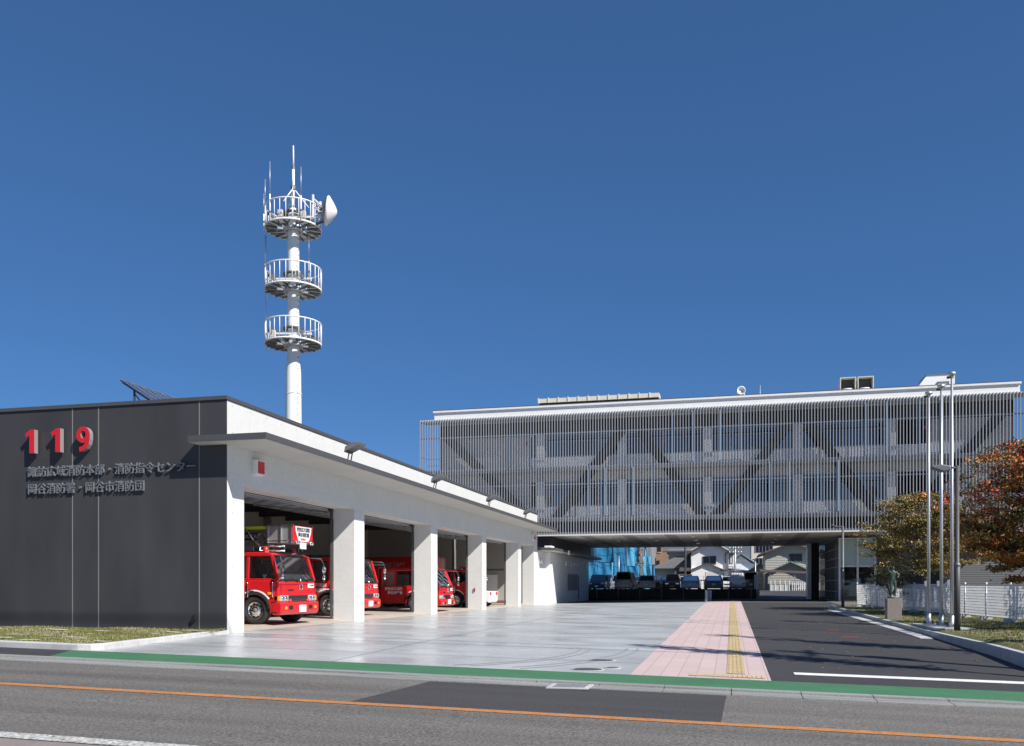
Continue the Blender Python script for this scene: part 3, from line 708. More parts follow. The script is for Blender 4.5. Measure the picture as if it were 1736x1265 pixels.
for z0, z1 in ((9.86, 10.8), (6.2, 7.15)): m.box(-14.4, XR - 3.0, WY, WY + .2, z0, z1, 'stucco')
for z0, z1 in ((9.86, 12.41), (6.2, 8.97)): m.box(XL, -14.42, WY + .02, WY + .22, z0, z1, 'stucco_warm'); m.box(12.9, XR, WY + .02, WY + .22, z0, z1, 'stucco_warm')
m.build('wall', hq)
m = MB(); m.box(XL, XL + .1, WY, YB, 5, 13.44, 'black'); m.box(XR - .1, XR, WY, YB, 5, 13.44, 'grey_siding'); m.box(XL, XR, YB - .2, YB, 5., 13.44, 'stucco'); m.build('side_wall', hq)
CX = (-19.6, -13.6, -7.65, -1.65, 4.4, 10.35, 16.3)
for cx in CX[1:6]:
    for z0, z1 in ((9.86, 12.42), (6.2, 8.97)):
        m = MB(); m.box(cx - .3, cx + .3, WY - .35, WY - .002, z0, z1, 'stucco'); m.build('column', hq)
m = MB()   # zig-zag braces
for (xa, za, xb, zb) in ((-20.9, 12.6, -14.2, 6.2), (-7.65, 12.45, -12.4, 6.2), (-6.3, 12.4, -1.95, 6.2), (3.75, 12.4, -1.0, 6.2), (5.1, 12.4, 9.45, 6.2), (16.9, 12.4, 11.6, 6.2)):
    m.bar((xa, WY - .62, za), (xb, WY - .62, zb), .45, .62, 'dark_metal', up=(0, 1, 0)) if False else m.bar((xa, WY - .62, za), (xb, WY - .62, zb), .4, .62, 'black')
m.build('brace', hq)
for (z0, z1) in ((10.8, 12.41), (7.15, 8.97)):
    for ci in range(1, 5):
        a, b = CX[ci] + .32, CX[ci + 1] - .32
        m = MB(); m.box(a, b, WY + .03, WY + .06, z0 + .06, z1 - .06, 'glass_win'); wn = m.build('window', hq)
        m = MB(); nb = 4
        for k in range(nb + 1): xx = a + (b - a) * k / nb; m.box(xx - .035, xx + .035, WY - .03, WY + .07, z0 + .06, z1 - .06, 'alu_blue')
        m.box(a, b, WY - .028, WY + .068, z0 + .0, z0 + .058, 'alu_blue'); m.box(a, b, WY - .028, WY + .068, z1 - .058, z1, 'alu_blue'); m.box(a, b, WY - .025, WY + .065, z1 - .5, z1 - .45, 'alu_blue')
        m.build('frame', wn)
        m = MB(); m.box(a, b, WY + .5, WY + .52, z0, z1, 'seat_cloth')
        m.build('blind', wn)
for (x0, x1, zz0, zz1) in ((-15.65, -13.9, 9.95, 12.2), (-4.0, -2.6, 9.95, 13.4), (-.75, .65, 9.95, 13.4), (8.6, 9.9, 9.95, 13.4), (11.9, 13.2, 9.95, 13.4), (-9.9, -8.7, 6.3, 9.7), (-6.7, -5.4, 6.3, 9.7), (2.5, 3.8, 6.3, 9.7), (5.6, 6.9, 6.3, 9.7)):
    m = MB()
    for xx in (x0, x1): m.box(xx - .04, xx + .04, YF - .06, YF - .042, zz0, zz1, 'alu_blue'); m.box(xx - .04, xx + .04, YF + .14, YF + .2, zz0, zz1, 'alu_blue')
    zt = min(zz1, zz0 + 2.35); m.box(x0 + .04, x1 - .04, YF + .14, YF + .2, zz0, zz0 + .06, 'alu_blue'); m.box(x0 + .04, x1 - .04, YF + .14, YF + .2, zt - .06, zt, 'alu_blue')
    m.build('hatch_frame', hq)
for xx in (-14.75, -3.3, .0, 9.3, 12.5):
    m = MB(); m.prism([(-.13, .12), (.13, .12), (0, -.13)], (xx, WY - .04, 11.85), X3, Z3, -Y3, .01, 'lamp_red'); m.build('rescue_mark', hq)
# underside
m = MB(); m.box(-14, XR, YF - .05, YB, 4.9, 5.0, 'soffit_b'); m.build('soffit', hq)
m = MB()
x = -13.2
while x < 17: m.box(x - .4, x + .4, YF + .2, YB - .2, 4.892, 4.899, 'soffit_strip'); x += 3.0
m.build('soffit_strip', hq)
for x in (-11.7, -8.7, -5.7, -2.7, .3, 3.3):
    for y in (65., 70., 75.): m = MB(); m.box(x - .14, x + .14, y - .14, y + .14, 4.87, 4.892, 'white_gloss'); m.build('downlight', hq)
m = MB(); m.box(-22, -12.65, 62.4, 81, 3.96, 4.89, 'dark_wall'); 
for z in (4.2, 4.5): m.box(-22, -12.64, 62.39, 81, z, z + .012, 'black')
m.build('upper_support', hq)
# ground floor beyond the driveway
m = MB(); m.box(6.5, 7.13, 77.6, 79.0, .1, 4.89, 'black'); m.box(6.19, 6.495, 77.55, 79.05, .1, 4.89, 'galv'); m.build('pier', hq)
m = MB(); m.box(9.86, 30, 66.3, 66.6, 0, 4.89, 'siding_h'); m.build('ground_floor_wall', hq)
m = MB(); m.box(12.1, 14.0, 66.2, 66.29, .1, 2.35, 'black'); m.box(11.95, 14.15, 66.17, 66.295, 2.352, 2.46, 'kerb_conc'); m.build('rear_doorway', hq)
m = MB(); GXl = 7.42
m.box(GXl + .06, 9.8, 66.0, 66.03, 2.75, 4.6, 'frost')
m.build('frosted_panel', hq)
m = MB(); m.box(GXl + .06, 9.8, 66.0, 66.03, .3, 2.65, 'glass_dark'); m.build('entrance_glass', hq)
m = MB()
for xx in (GXl, 8.62, 9.78): m.box(xx - .06, xx + .06, 65.9, 66.06, .15, 4.7, 'white_paint')
for zz in (.2, 2.66, 4.62): m.box(GXl + .061, 9.72, 65.91, 66.05, zz, zz + .08, 'white_paint')
m.build('entrance_frame', hq)
m = MB(); m.box(GXl + .0, GXl + .03, 66.1, 80.5, .25, 4.8, 'glass_clear'); m.build('side_glass', hq)
m = MB()
for k in range(21): yy = 66.2 + k * .7; m.box(GXl - .022, GXl - .002, yy - .03, yy + .03, .2, 4.85, 'mid_metal')
for zz in (.2, .9, 1.7, 2.66, 3.3, 4.0, 4.75): m.box(GXl - .02, GXl - .004, 66.1, 80.5, zz, zz + .05, 'alu')
m.build('side_mullion', hq)
m = MB(); m.box(8.0, 8.12, 68.0, 68.12, .2, 4.85, 'lamp_red'); m.build('red_post', hq)
m = MB(); m.box(GXl + .2, 9.8, 66.2, 81.5, .1, .2, 'room_dark'); m.box(12.5, 12.7, 72, 81.5, .2, 4.85, 'stucco'); m.box(9.0, 9.25, 70, 70.25, .2, 4.85, 'white_paint'); m.build('entrance_floor', hq)
# rooftop equipment
ct = empty('cooling_unit_row', (-10.4, 70, 14), 'long beige row of roof units with a stepped top above the louvres', 'roof unit')
zb_ = 13.9
m = MB()
for k in range(12):
    a = -15.3 + 9.8 * k / 12; b = a + 9.8 / 12 - .03
    m.box(a, b, 70.0, 71.4, 16.22, 16.55, 'beige_unit'); m.box(a, a + .1, 69.95, 70.0, 16.2, 16.62, 'beige_unit'); m.box(a + .02, b - .02, 70.1, 71.4, zb_, 16.08, 'beige_unit')
m.build('casing', ct)
m = MB(); m.box(-15.2, -5.6, 70.15, 71.3, 16.082, 16.218, 'black'); m.build('fan_gap', ct)
m = MB()
for k in range(12): a = -15.1 + 9.8 * k / 12; m.box(a + .15, a + .6, 70.05, 70.099, 15.72, 15.82, 'dark_metal'); m.box(a - .12, a - .06, 70.02, 70.14, zb_, 16.0, 'beige_unit')
m.build('vent_slot', ct)
def acunit(x, lab):
    o = empty('air_conditioner', (x, 70, 13.7), lab, 'air conditioner', 'square fan units on the roof')
    m = MB(); m.box(x, x + 1.12, 70, 71.1, 13.7, 16.0, 'beige_unit'); m.box(x, x + .06, 70, 71.1, 16.002, 16.9, 'beige_unit'); m.box(x + 1.06, x + 1.12, 70, 71.1, 16.002, 16.9, 'beige_unit'); m.box(x, x + 1.12, 70, 71.1, 16.902, 16.96, 'beige_unit'); m.build('casing', o)
    m = MB(); m.box(x + .061, x + 1.059, 70.7, 71.05, 16.003, 16.9, 'dark_metal'); m.build('hood_interior', o)
    m = MB(); m.lathe([(.38, 0), (.4, .14), (.3, .16), (.3, .05), (0, .05)], (x + .56, 70.4, 16.0), mat='white_paint', n=18); m.build('fan_ring', o)
acunit(7.92, 'square beige fan unit on the roof nearer the round siren'); acunit(9.16, 'square beige fan unit on the roof nearer the white stair box')
o = empty('roof_siren', (.71, 69, 14), 'round grey siren horn on the flat roof behind the parapet', 'siren')
m = MB(); m.box(.45, 1.0, 68.9, 69.5, 13.7, 15.9, 'galv'); m.build('stand', o, .05)
m = MB(); m.lathe([(.15, -.5), (.30, -.25), (.34, .1), (.29, .12), (.15, -.1), (0, -.1)], (.7, 69, 16.15), (.25, -1, .1), 'galv', 20); m.build('horn', o)
m = MB(); m.box(1.15, 1.75, 68.95, 69.5, 13.7, 15.85, 'white_paint'); m.build('control_box', o, .08)
m = MB(); m.tube([(2.1, 69, 13.7), (2.1, 69, 16.5)], .03, 'galv', 6); m.build('rod', o)
o = empty('roof_hatch_box', (5.5, 69, 14), 'small grey flat box low on the roof beside the siren', 'roof unit')
m = MB(); m.box(4.75, 5.75, 69, 70, 13.7, 15.75, 'mid_metal'); m.build('body', o); m = MB(); m.box(4.7, 5.8, 68.95, 70.05, 15.752, 15.83, 'galv'); m.build('lid', o)
o = empty('stair_box', (14.5, 70, 14), 'white slope-sided stair box on the roof behind the flagpoles', 'roof unit')
m = MB(); m.prism([(-.9, 13.7), (1.9, 13.7), (1.9, 16.75), (-.0, 16.75), (-.9, 15.5)], (13.9, 70, 0), X3, Z3, Y3, 2.5, 'white_paint'); m.build('body', o)
m = MB(); m.box(14.6, 15.4, 69.93, 69.998, 16.2, 16.25, 'dark_metal'); m.box(14.6, 14.65, 69.93, 69.998, 15.6, 16.2, 'dark_metal'); m.box(15.35, 15.4, 69.93, 69.998, 15.6, 16.2, 'dark_metal'); m.build('hatch', o)
m = MB(); m.box(13.85, 15.86, 69.95, 72.5, 16.752, 16.82, 'mid_metal'); m.build('cap', o)

# ================================================================ VEHICLES
def ell(cx, cz, r, a0, a1, n=12): return [(cx + r * math.cos(math.radians(a0 + (a1 - a0) * i / n)), cz + r * math.sin(math.radians(a0 + (a1 - a0) * i / n))) for i in range(n + 1)]
def wheel(root, x, y, r, w, side, steel=True, detail=True):
    """tyre about the Y axis; side = +1 / -1 is the outward direction"""
    y0 = y
    m = MB(); m.lathe([(r * .62, -w / 2), (r * .95, -w / 2), (r, -w * .36), (r, w * .36), (r * .95, w / 2), (r * .62, w / 2), (r * .6, w * .3), (r * .6, -w / 2)], (x, y0, r), Y3 * side, 'rubber', 28); t = m.build('wheel', root)
    m = MB(); m.lathe([(r * .62, w * .38), (r * .59, w * .47), (r * .54, w * .3), (r * .44, w * .2), (r * .3, w * .42), (r * .24, w * .5), (0, w * .5)], (x, y0, r), Y3 * side, 'chrome' if steel else 'car_silver', 28)
    if detail:
        for k in range(10):
            a = k * math.pi / 5; px_, pz_ = x + r * .47 * math.cos(a), r + r * .47 * math.sin(a)
            m.lathe([(r * .06, w * .3), (0, w * .31)], (px_, y0, pz_), Y3 * side, 'black', 8)
            px_, pz_ = x + r * .3 * math.cos(a + .3), r + r * .3 * math.sin(a + .3); m.lathe([(r * .035, w * .42), (r * .03, w * .5), (0, w * .5)], (px_, y0, pz_), Y3 * side, 'mid_metal', 6)
        m.lathe([(r * .17, w * .5), (r * .15, w * .58), (0, w * .58)], (x, y0, r), Y3 * side, 'mid_metal', 12)
    m.build('rim', t)
def fire_truck(name, label, S):
    W, L, zb, zs, zt, rk, ax_, ar, wr = (S[k] for k in ('W', 'L', 'zb', 'zs', 'zt', 'rake', 'axle', 'arch', 'wr'))
    h = W / 2
    root = empty(name, (0, 0, 0), label, 'fire engine', 'fire engines parked in the bays')
    m = MB(); dx = math.sqrt(max(.01, ar * ar - (zb - wr) ** 2))
    a0 = math.degrees(math.asin((zb - wr) / ar))
    pts = [(-L, zs), (-.10, zs), (-.03, zs - .06), (0, zs - .35), (0, zb)] + ell(ax_, wr, ar, a0, 180 - a0) + [(-L, zb)]
    m.prism(pts, (0, -h, 0), X3, Z3, Y3, W, 'red')
    cabo = m.build('cab', root, .045)
    m = MB()
    m.prism([(-rk + .03, zt - .13), (-rk + .02, zt - .07), (-rk - .12, zt - .01), (-rk - .3, zt), (-L, zt), (-L, zt - .13)], (0, -h + .05, 0), X3, Z3, Y3, W - .1, 'red')
    for s_ in (-1, 1):
        m.bar((-.05, s_ * (h - .06), zs - .02), (-rk, s_ * (h - .1), zt - .08), .09, .1, 'red', up=(1, 0, 0))
        for (x0, x1) in S['pil']: m.slab((x0, s_ * (h - .02), zs - .01), (x1, s_ * (h - .02), zs - .01), (x1, s_ * (h - .07), zt - .08), (x0, s_ * (h - .07), zt - .08), .05 * -s_, 'red')
        m.bar((-.1, s_ * (h - .045), zs + .02), (-L, s_ * (h - .045), zs + .02), .05, .05, 'red')
    m.box(-L, -L + .05, -h + .05, h - .05, zs - .01, zt - .05, 'red'); m.build('cab_roof', root, .02)
    m = MB(); m.quad((-.06, -h + .1, zs + .03), (-.06, h - .1, zs + .03), (-rk + .01, h - .14, zt - .12), (-rk + .01, -h + .14, zt - .12), 'glass_cab'); m.build('windscreen', root)
    m = MB()
    g = .035
    a, b, c_, d = Vector((-.052, -h + .07, zs + .0)), Vector((-.052, h - .07, zs + .0)), Vector((-rk + .02, h - .11, zt - .1)), Vector((-rk + .02, -h + .11, zt - .1))
    for p_, q_ in ((a, b), (b, c_), (c_, d), (d, a)): m.bar(p_, q_, .05, .03, 'black', up=(1, 0, 0))
    m.build('windscreen_seal', root)
    for s_ in (-1, 1):
        for (x0, x1, fr) in S['wins']:
            o_ = (zt - zs - .15) / (zt - zs) * (rk - .05) if fr else 0
            m = MB(); m.quad((x0, s_ * (h - .035), zs + .02), (x1, s_ * (h - .035), zs + .02), (x1, s_ * (h - .08), zt - .13), (x0 - (o_ if fr else 0), s_ * (h - .08), zt - .13), 'glass_cab'); m.build('side_window', root)
    m = MB(); m.box(-L + .06, -.14, -h + .08, h - .08, zs, zs + .008, 'black'); m.prism([(-.12, zs), (-.16, zs + .16), (-.42, zs + .2), (-.55, zs)], (0, -h + .1, 0), X3, Z3, Y3, W - .2, 'mid_metal'); m.build('dashboard', root, .02)
    for s_ in (-1, 1):
        m = MB(); m.prism([(-.95, zs), (-1.15, zs + .5), (-1.02, zs + .52), (-.75, zs + .05), (-.75, zs)], (0, s_ * h * .48 - .25, 0), X3, Z3, Y3, .5, 'seat_cloth'); m.cbox((-1.12, s_ * h * .48, zs + .62), (.12, .3, .2), 'seat_cloth'); m.build('seat', root, .03)
    m = MB(); m.tube([(-.55 + .08 * math.sin(a), h * .48 + .2 * math.cos(a), zs + .22 + .18 * math.sin(a)) for a in [k * math.pi / 10 for k in range(21)]], .018, 'black', 6, cap=False); m.bar((-.45, h * .48, zs + .05), (-.56, h * .48, zs + .22), .04, .04, 'black'); m.build('steering_wheel', root)
    # front
    bz0, bz1 = S['bump']
    m = MB(); m.prism([(-.24, bz0 + .06), (-.24, bz1), (.04, bz1), (.1, bz1 - .05), (.1, bz0 + .1), (.05, bz0), (-.2, bz0)], (0, -h - .01, 0), X3, Z3, Y3, W + .02, 'red'); m.build('bumper', root, .04)
    m = MB(); m.box(.101, .106, -h * .62, -h * .42, bz1 - .24, bz1 - .12, 'black'); m.box(.101, .106, h * .42, h * .62, bz1 - .24, bz1 - .12, 'black'); m.build('bumper_vent', root)
    for s_ in (-1, 1):
        m = MB(); m.box(.102, .118, s_ * h * .78 - .07, s_ * h * .78 + .07, bz1 - .23, bz1 - .14, 'amber'); m.build('fog_lamp', root, .01)
        m = MB(); m.box(-.10, .035, s_ * h * .74 - .26, s_ * h * .74 + .26, bz1 + .01, bz1 + .2, 'lens'); hl = m.build('headlight', root, .03)
        m = MB()
        for q in (-.13, .08): m.lathe([(.075, 0), (.07, .012), (0, .015)], (.036, s_ * h * .74 + q, bz1 + .105), X3, 'chrome', 14)
        m.build('reflector', hl)
        m = MB(); m.box(-.16, .02, s_ * (h - .05) - .05, s_ * (h - .05) + .052, bz1 + .03, bz1 + .18, 'amber'); m.build('indicator', root, .015)
        m = MB(); m.lathe([(.06, 0), (.055, .05), (0, .07)], (.02, s_ * h * .47, bz1 + .03), X3, 'lamp_red', 12); m.box(-.01, .03, s_ * h * .47 - .03, s_ * h * .47 + .03, bz1 - .02, bz1 + .0, 'dark_metal'); m.build('warning_lamp', root)
    m = MB(); m.box(-.02, .012, -h * .5, h * .5, bz1 + .02, bz1 + .19, 'black')
    for k in range(3): m.box(.0, .03, -h * .5, h * .5, bz1 + .03 + k * .06, bz1 + .055 + k * .06, 'chrome')
    m.build('grille', root)
    m = MB(); m.box(.107, .118, -.12, .32, bz0 + .07, bz0 + .29, 'plate_white')
    for (yy, zz) in ((-.02, .21), (.06, .21), (.14, .21), (.2, .21), (.02, .12), (.1, .12), (.2, .12)): m.box(.1185, .1195, yy - .015, yy + .02, bz0 + zz - .01, bz0 + zz + .02, 'car_grey')
    m.build('number_plate', root)
    ez = (bz1 + zs) / 2 + .12
    m = MB(); m.tube([(.012, .17 + .1 * math.cos(a), ez + .1 * math.sin(a)) for a in [k * math.pi / 10 for k in range(21)]], .016, 'chrome', 6, cap=False); m.bar((.012, .08, ez), (.012, .26, ez), .02, .02, 'chrome'); m.lathe([(.05, 0), (.04, .02), (0, .025)], (.0, .17, ez + .22), X3, 'chrome', 10); m.build('emblem', root)
    m = MB(); m.box(.003, .009, h * .52, h * .86, ez - .03, ez + .11, 'white_gloss'); m.box(.0092, .010, h * .66, h * .84, ez + .02, ez + .07, 'digit_red'); m.build('number_label', root)
    m = MB()
    for yy in (-h + .14, h - .14): m.box(-.002, .004, yy - .005, yy + .005, bz1 + .22, zs - .1, 'black')
    m.box(-.002, .0035, -h + .14, h - .14, zs - .13, zs - .12, 'black'); m.build('front_seam', root)
    for s_ in (-1, 1):
        for xg in (-.18, -1.02): m = MB(); m.tube([(xg, s_ * (h + .0), zs - .55), (xg, s_ * (h + .045), zs - .5), (xg, s_ * (h + .045), zs - .1), (xg, s_ * (h + .0), zs - .05)], .014, 'chrome', 6); m.build('grab_rail', root)
    m = MB(); m.box(.003, .01, -h * .55, -h * .25, ez - .12, ez - .07, 'chrome'); m.build('maker_badge', root)
    for k in range(3):
        yy = -h * .55 + k * h * .55
        m = MB(); m.bar((-.04, yy, zs - .0), (-.06, yy + h * .42, zs + .05 + .02 * k), .025, .03, 'black'); m.bar((-.0, yy - .05, zs - .02), (-.03, yy + .05, zs), .05, .05, 'black'); m.build('wiper', root)
    for s_ in (-1, 1):
        m = MB(); m.tube([(-rk * .8, s_ * (h - .1), zt - .12), (.12, s_ * (h + .12), zt - .14), (.2, s_ * (h + .16), zt - .35)], .02, 'dark_metal', 6)
        m.lathe([(.11, -.03), (.13, 0), (.11, .02), (0, .02)], (.2, s_ * (h + .16), zt - .5), (-1, 0, 0), 'chrome' if s_ > 0 else 'dark_metal', 14); m.lathe([(.09, -.03), (.1, 0), (.09, .02), (0, .02)], (.2, s_ * (h + .16), zt - .75), (-1, 0, 0), 'chrome', 14); m.bar((.2, s_ * (h + .16), zt - .9), (.2, s_ * (h + .16), zt - .35), .03, .03, 'dark_metal'); m.build('mirror', root)
        # wheel arch trim, door line, handle, step
        m = MB(); ring = ell(ax_, wr, ar + .06, 5, 175) + list(reversed(ell(ax_, wr, ar - .015, 5, 175)))
        m.prism(ring, (0, s_ * (h + .0), 0), X3, Z3, Y3, s_ * .025, 'rubber'); m.build('wheel_arch', root)
        m = MB(); ring = ell(ax_, wr, ar + .13, 35, 120) + list(reversed(ell(ax_, wr, ar + .085, 35, 120)))
        m.prism(ring, (0, s_ * (h + .001), 0), X3, Z3, Y3, s_ * .02, 'white_gloss'); m.build('arch_strip', root)
        m = MB(); m.box(ax_ + ar + .05, -.05, min(s_ * h, s_ * (h + .012)), max(s_ * h, s_ * (h + .012)), zb + .02, zb + .06, 'chrome'); m.box(ax_ + ar + .08, -.05, min(s_ * h, s_ * (h + .012)), max(s_ * h, s_ * (h + .012)), zb + .34, zb + .38, 'chrome'); m.build('step_strip', root)
        m = MB(); m.box(ax_ + ar + .1, -.06, min(s_ * (h + .002), s_ * (h + .004)), max(s_ * (h + .002), s_ * (h + .004)), zb + .07, zb + .33, 'red_dark'); m.build('step_well', root)
        for xd in S['doors']:
            m = MB(); m.box(xd - .006, xd + .006, min(s_ * (h - .002), s_ * (h + .003)), max(s_ * (h - .002), s_ * (h + .003)), zb + .5, zs, 'black'); m.build('door_seam', root)
            m = MB(); m.box(xd + .06, xd + .26, min(s_ * h, s_ * (h + .03)), max(s_ * h, s_ * (h + .03)), zs - .36, zs - .32, 'chrome'); m.box(xd + .07, xd + .25, min(s_ * h, s_ * (h + .004)), max(s_ * h, s_ * (h + .004)), zs - .4, zs - .28, 'black'); m.build('door_handle', root, .008)
        m = MB(); m.box(-.36, -.22, min(s_ * h, s_ * (h + .04)), max(s_ * h, s_ * (h + .04)), bz1 + .22, bz1 + .3, 'amber'); m.build('side_marker', root, .012)
        wheel(root, ax_, s_ * (h - .16), wr, .27, s_)
        for xr in S['rear']: wheel(root, xr, s_ * (h - .16), wr, .3, s_)
        if S.get('text'):
            m = MB(); u = Vector((s_ * -1, 0, 0)) if s_ > 0 else X3
            xt = S['text'][0]; ts = S['text'][2]
            text_mb(m, '諏訪広域消防', ts, (xt if s_ < 0 else xt + ts * 6, s_ * (h + .003), S['text'][1]), u, Z3, Y3 * s_, .004, 'white_gloss', offset=.004)
            text_mb(m, '岡谷消防署', ts, ((xt if s_ < 0 else xt + ts * 6) + (ts * .9 if s_ < 0 else -ts * .9), s_ * (h + .003), S['text'][1] - ts * 1.25), u, Z3, Y3 * s_, .004, 'white_gloss', offset=.004)
            m.build('side_lettering', root)
    Lt = S['len']; bt = S['body_top']
    m = MB()
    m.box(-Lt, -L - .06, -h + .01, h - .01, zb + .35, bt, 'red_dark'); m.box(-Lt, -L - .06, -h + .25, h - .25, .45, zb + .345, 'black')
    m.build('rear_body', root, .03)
    m = MB(); m.box(-Lt + .1, -.3, -.45, .45, .42, .62, 'black'); m.box(ax_ - .1, ax_ + .1, -h + .2, h - .2, .34, .5, 'black'); m.build('chassis', root)
    for s_ in (-1, 1):
        x = -L - .25
        while x - 1.15 > -Lt:
            m = MB(); y0, y1 = sorted((s_ * (h - .008), s_ * (h + .006)))
            m.box(x - 1.1, x, y0, y1, zb + .75, bt - .12, 'galv')
            for k in range(9): zz = zb + .8 + k * (bt - zb - 1.0) / 9; m.box(x - 1.1, x, min(s_ * (h + .006), s_ * (h + .011)), max(s_ * (h + .006), s_ * (h + .011)), zz, zz + .03, 'mid_metal')
            m.build('shutter', root); x -= 1.3
    for s_ in (-1, 1):
        m = MB(); m.lathe([(.09, 0), (.09, .12), (.05, .18), (0, .19)], (-rk - .35, s_ * (h - .35), zt), Z3, 'lamp_red', 14); m.lathe([(.1, 0), (.1, .03)], (-rk - .35, s_ * (h - .35), zt), Z3, 'chrome', 14); m.build('beacon', root)
    return root
base = dict(pil=[(-1.12, -1.02), (-2.05, -1.95), (-2.2, -2.1)], wins=[(-.12, -1.0, 1), (-1.14, -1.93, 0)], doors=[-1.08, -1.98])
# --- aerial ladder truck in the first bay
S1 = dict(base, W=2.47, L=2.2, zb=.34, zs=1.37, zt=2.22, rake=.28, axle=-.82, arch=.50, wr=.44, bump=(.30, .70), rear=[-6.2, -7.3], len=8.8, body_top=1.7)
LT = fire_truck('ladder_fire_engine', 'red ladder fire engine with a boxed basket over its cab in the nearest bay', S1)
m = MB()
for s_ in (-1, 1):
    for zz in (2.45, 2.95): m.bar((-8.4, s_ * .5, zz - .05), (-.75, s_ * .5, zz), .08, .08, 'steel')
    x = -8.2
    k = 0
    while x < -.9:
        m.bar((x, s_ * .5, 2.45 if k % 2 else 2.95), (x + .55, s_ * .5, 2.95 if k % 2 else 2.45), .045, .045, 'steel'); x += .55; k += 1
    m.bar((-8.2, s_ * .62, 2.32), (-1.2, s_ * .62, 2.36), .06, .14, 'galv')
for k in range(22): m.bar((-8.2 + k * .34, -.5, 2.48), (-8.2 + k * .34, .5, 2.48), .035, .035, 'steel')
m.build('ladder', LT)
m = MB(); m.box(-5.0, -.76, -.56, -.545, 2.96, 3.05, 'yellowgreen'); m.build('ladder_stripe', LT)
m = MB(); m.box(-1.85, -1.1, -.575, -.56, 2.62, 2.85, 'black'); text_mb(m, 'MORITA', .19, (-1.81, -.577, 2.67), X3, Z3, -Y3, .004, 'galv', offset=.006); m.build('maker_plate', LT)
m = MB(); m.lathe([(.55, 1.7), (.55, 2.1), (.4, 2.3), (.4, 2.4)], (-6.6, 0, 0), Z3, 'mid_metal', 20); m.build('turntable', LT)
bk = bpy.data.objects.new('basket', None); C.objects.link(bk); bk.parent = LT
m = MB()
bx0, bx1, by, bz0_, bz1_ = -.72, .18, .62, 2.52, 3.04
m.box(bx0, bx1 - .05, -by, -by + .03, bz0_ + .08, bz1_, 'galv'); m.box(bx0, bx1 - .05, by - .03, by, bz0_ + .08, bz1_, 'galv'); m.box(bx0, bx1 - .05, -by, by, bz0_, bz0_ + .05, 'galv')
for xx in (bx0, (bx0 + bx1) / 2, bx1 - .1):
    m.bar((xx, -by - .02, bz0_), (xx, -by - .02, bz1_ + .04), .05, .05, 'steel'); m.bar((xx, by + .02, bz0_), (xx, by + .02, bz1_ + .04), .05, .05, 'steel')
m.bar((bx0, -by - .02, bz1_ + .03), (bx1, -by - .02, bz1_ + .03), .05, .05, 'steel'); m.bar((bx0, by + .02, bz1_ + .03), (bx1, by + .02, bz1_ + .03), .05, .05, 'steel')
m.build('cage', bk)
m = MB(); m.box(bx1 - .05, bx1, -by - .03, by + .03, bz0_ + .04, bz1_ + .02, 'red'); m.build('front_panel', bk, .02)
m = MB(); m.prism([(-.52, .46), (.52, .46), (.50, .3), (.36, .04), (.24, 0), (-.24, 0), (-.36, .04), (-.50, .3)], (bx1 + .001, 0, bz0_ + .06), Y3, Z3, X3, .008, 'white_gloss')
text_mb(m, '諏訪広域消防', .145, (bx1 + .011, -.435, bz0_ + .375), Y3, Z3, X3, .004, 'black', offset=.004); text_mb(m, '岡谷消防署', .145, (bx1 + .011, -.36, bz0_ + .215), Y3, Z3, X3, .004, 'black', offset=.004)
text_mb(m, 'MORITA', .085, (bx1 + .011, -.19, bz0_ + .1), Y3, Z3, X3, .004, 'digit_red', offset=.004); m.build('name_panel', bk)
m = MB(); m.box(bx1 - .02, bx1 + .01, -.2, .18, bz0_ - .17, bz0_ + .03, 'white_gloss'); m.build('plate', bk)
for yy in (-.5, -.38, .42, .54):
    m = MB(); m.lathe([(.03, -.1), (.06, 0), (.055, .02), (0, .03)], (bx1 + .04, yy, bz0_ + .02), X3, 'chrome', 12); m.build('work_lamp', bk)
m = MB()
fr = [(-.95, -.66, 2.42), (-.1, -.66, 2.42), (-.1, -.66, 2.27), (-.95, -.66, 2.27), (-.95, -.66, 2.42)]
m.tube(fr, .03, 'steel', 6); m.tube([(-.95, -.66, 2.42), (-1.25, -.66, 2.6)], .03, 'steel', 6); m.tube([(-1.9, -.6, 2.4), (-1.45, -.62, 2.95), (-1.2, -.62, 2.6)], .03, 'steel', 6); m.tube([(-2.4, -.6, 2.95), (-2.1, -.6, 2.4)], .03, 'steel', 6); m.build('support_frame', bk)
LT.location = (-13.28, 25.3, .09)
# --- pumper
S2 = dict(base, W=2.33, L=2.9, zb=.36, zs=1.34, zt=2.3, rake=.3, axle=-1.15, arch=.52, wr=.43, bump=(.30, .68), rear=[-5.3], len=7., body_top=2.45,
          pil=[(-1.2, -1.1), (-2.25, -2.15), (-2.9, -2.8)], wins=[(-.12, -1.08, 1), (-1.22, -2.13, 0)], doors=[-1.15, -2.2], text=(-2.2, 1.16, .165))
P2 = fire_truck('fire_engine', 'red fire engine standing back in the second bay, half hidden by the first pillar', S2)
m = MB(); m.box(-2.4, -.9, -.7, .7, 2.302, 2.42, 'mid_metal'); m.bar((-6.5, -.8, 2.6), (-2.6, -.8, 2.6), .07, .1, 'steel'); m.bar((-6.5, -.5, 2.6), (-2.6, -.5, 2.6), .07, .1, 'steel')
for k in range(12): m.bar((-6.4 + k * .33, -.8, 2.6), (-6.4 + k * .33, -.5, 2.6), .03, .03, 'steel')
m.build('roof_ladder', P2)
P2.location = (-14.15, 32.75, .1)
